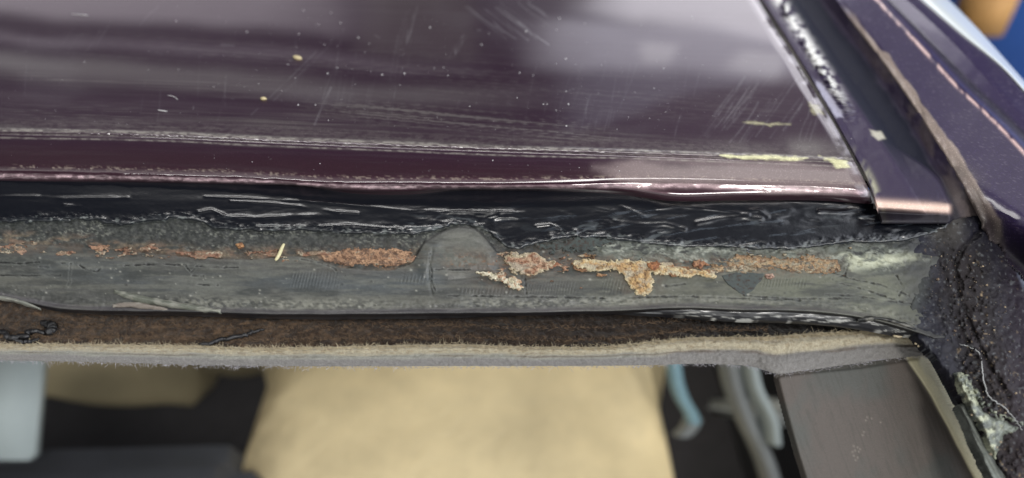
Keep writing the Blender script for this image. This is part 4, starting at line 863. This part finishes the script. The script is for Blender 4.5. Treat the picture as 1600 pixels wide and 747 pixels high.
# near seat
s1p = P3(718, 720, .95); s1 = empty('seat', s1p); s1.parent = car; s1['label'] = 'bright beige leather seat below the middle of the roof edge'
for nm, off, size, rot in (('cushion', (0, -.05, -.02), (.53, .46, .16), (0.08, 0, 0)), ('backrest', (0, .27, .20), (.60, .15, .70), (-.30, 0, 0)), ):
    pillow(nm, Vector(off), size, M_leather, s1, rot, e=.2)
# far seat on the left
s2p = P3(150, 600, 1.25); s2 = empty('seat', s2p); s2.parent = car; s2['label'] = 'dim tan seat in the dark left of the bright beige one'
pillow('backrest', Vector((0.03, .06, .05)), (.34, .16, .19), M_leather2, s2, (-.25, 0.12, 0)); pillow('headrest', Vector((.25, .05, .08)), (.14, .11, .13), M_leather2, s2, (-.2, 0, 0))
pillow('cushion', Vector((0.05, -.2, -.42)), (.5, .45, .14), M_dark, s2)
def boxm(name, p, size, m, parent=None, rot=(0, 0, 0), bev=.01):
    bm = bmesh.new(); bmesh.ops.create_cube(bm, size=1)
    for v in bm.verts: v.co = Vector((v.co.x*size[0], v.co.y*size[1], v.co.z*size[2]))
    if bev: bmesh.ops.bevel(bm, geom=bm.edges[:], offset=bev, segments=3, affect='EDGES')
    me = bpy.data.meshes.new(name); bm.to_mesh(me); bm.free()
    for q_ in me.polygons: q_.use_smooth = True
    o = link(name, me, parent, m); o.location = p; o.rotation_euler = rot; return o
boxm('centre_console', P3(105, 838, .86), (.46, .16, .22), M_dash, car, (math.radians(20), 0, .03), .03)
boxm('door_lining', P3(-2, 638, .78), (.088, .02, .105), M_card, car, (math.radians(-48), 0, 0), .004)
boxm('cabin_floor', (0, .8, -1.08), (2.6, 3.4, .04), M_dark, car, (0, 0, 0), 0)
boxm('cabin_side', (.45, 1.2, -.72), (.05, 3.2, .7), M_dark, car, (0, 0, 0), .01)
boxm('cabin_side', (-1.25, .8, -.62), (.05, 3.2, .9), M_dark, car, (0, 0, 0), .01)
# belt and pillar lining on the right of the seat
q = np.linspace(0, 1, 24)
def strap(name, pts, wid, dist, m, parent, thick=.006):
    n = len(pts) - 1; px_ = pl(q, [(i/n, p_[0]) for i, p_ in enumerate(pts)]); py_ = pl(q, [(i/n, p_[1]) for i, p_ in enumerate(pts)])
    c = at(px_, py_, dist); wv = np.linspace(-1, 1, 9)
    P = c[:, None] + wv[None, :, None]*np.array([wid/2, 0, 0]) - FWD*(thick*2*np.sqrt(np.clip(1 - wv**2, 0, 1)))[None, :, None]
    return sheet(name, P, fill(P.shape[:2], (.5, .5, .5, .5)), m, parent, skirt=thick, skirt_n=-FWD)
strap('seat_belt', [(1050, 540), (1056, 590), (1066, 622), (1080, 646), (1084, 660)], .017, .85, M_belt, car)
strap('belt_buckle', [(1084, 655), (1078, 668), (1066, 680)], .022, .86, M_grey, car)
strap('pillar_lining', [(1135, 540), (1146, 600), (1168, 660), (1196, 720), (1215, 790)], .020, .80, M_grey, car, .01)
strap('pillar_lining', [(1165, 540), (1176, 600), (1200, 650), (1206, 690)], .016, .78, M_card, car, .01)
boxm('door_lining', P3(1200, 640, .95), (.09, .02, .26), M_grey, car, (math.radians(40), 0, 0.1), .01)

# ================================================================== surroundings in the top right corner
fl = boxm('floor', (0, 6, -1.45), (30, 30, .04), M_floor, None, (0, 0, 0), 0); tag(fl, kind='structure')
rk = P3(1560, 20, 2.6); rack = tag(empty('storage_rack', (rk.x, rk.y, -1.43)), 'blurred blue steel storage cabinet beyond the roof corner', 'cabinet')
boxm('body', Vector((.35, .15, .62)), (1.3, .5, 1.24), M_blue, rack, (0, 0, 0), .02)
bxp = P3(1545, -2, 2.2)
crt = tag(empty('box', bxp - Vector((0, 0, .09))), 'blurred orange box with a pale lid in front of the blue cabinet', 'box')
boxm('carton', Vector((0, 0, .06)), (.12, .10, .14), M_orange, crt, (0, 0, 0), .005); boxm('lid', Vector((0, 0, .165)), (.12, .10, .07), M_white, crt, (0, 0, 0), .005)
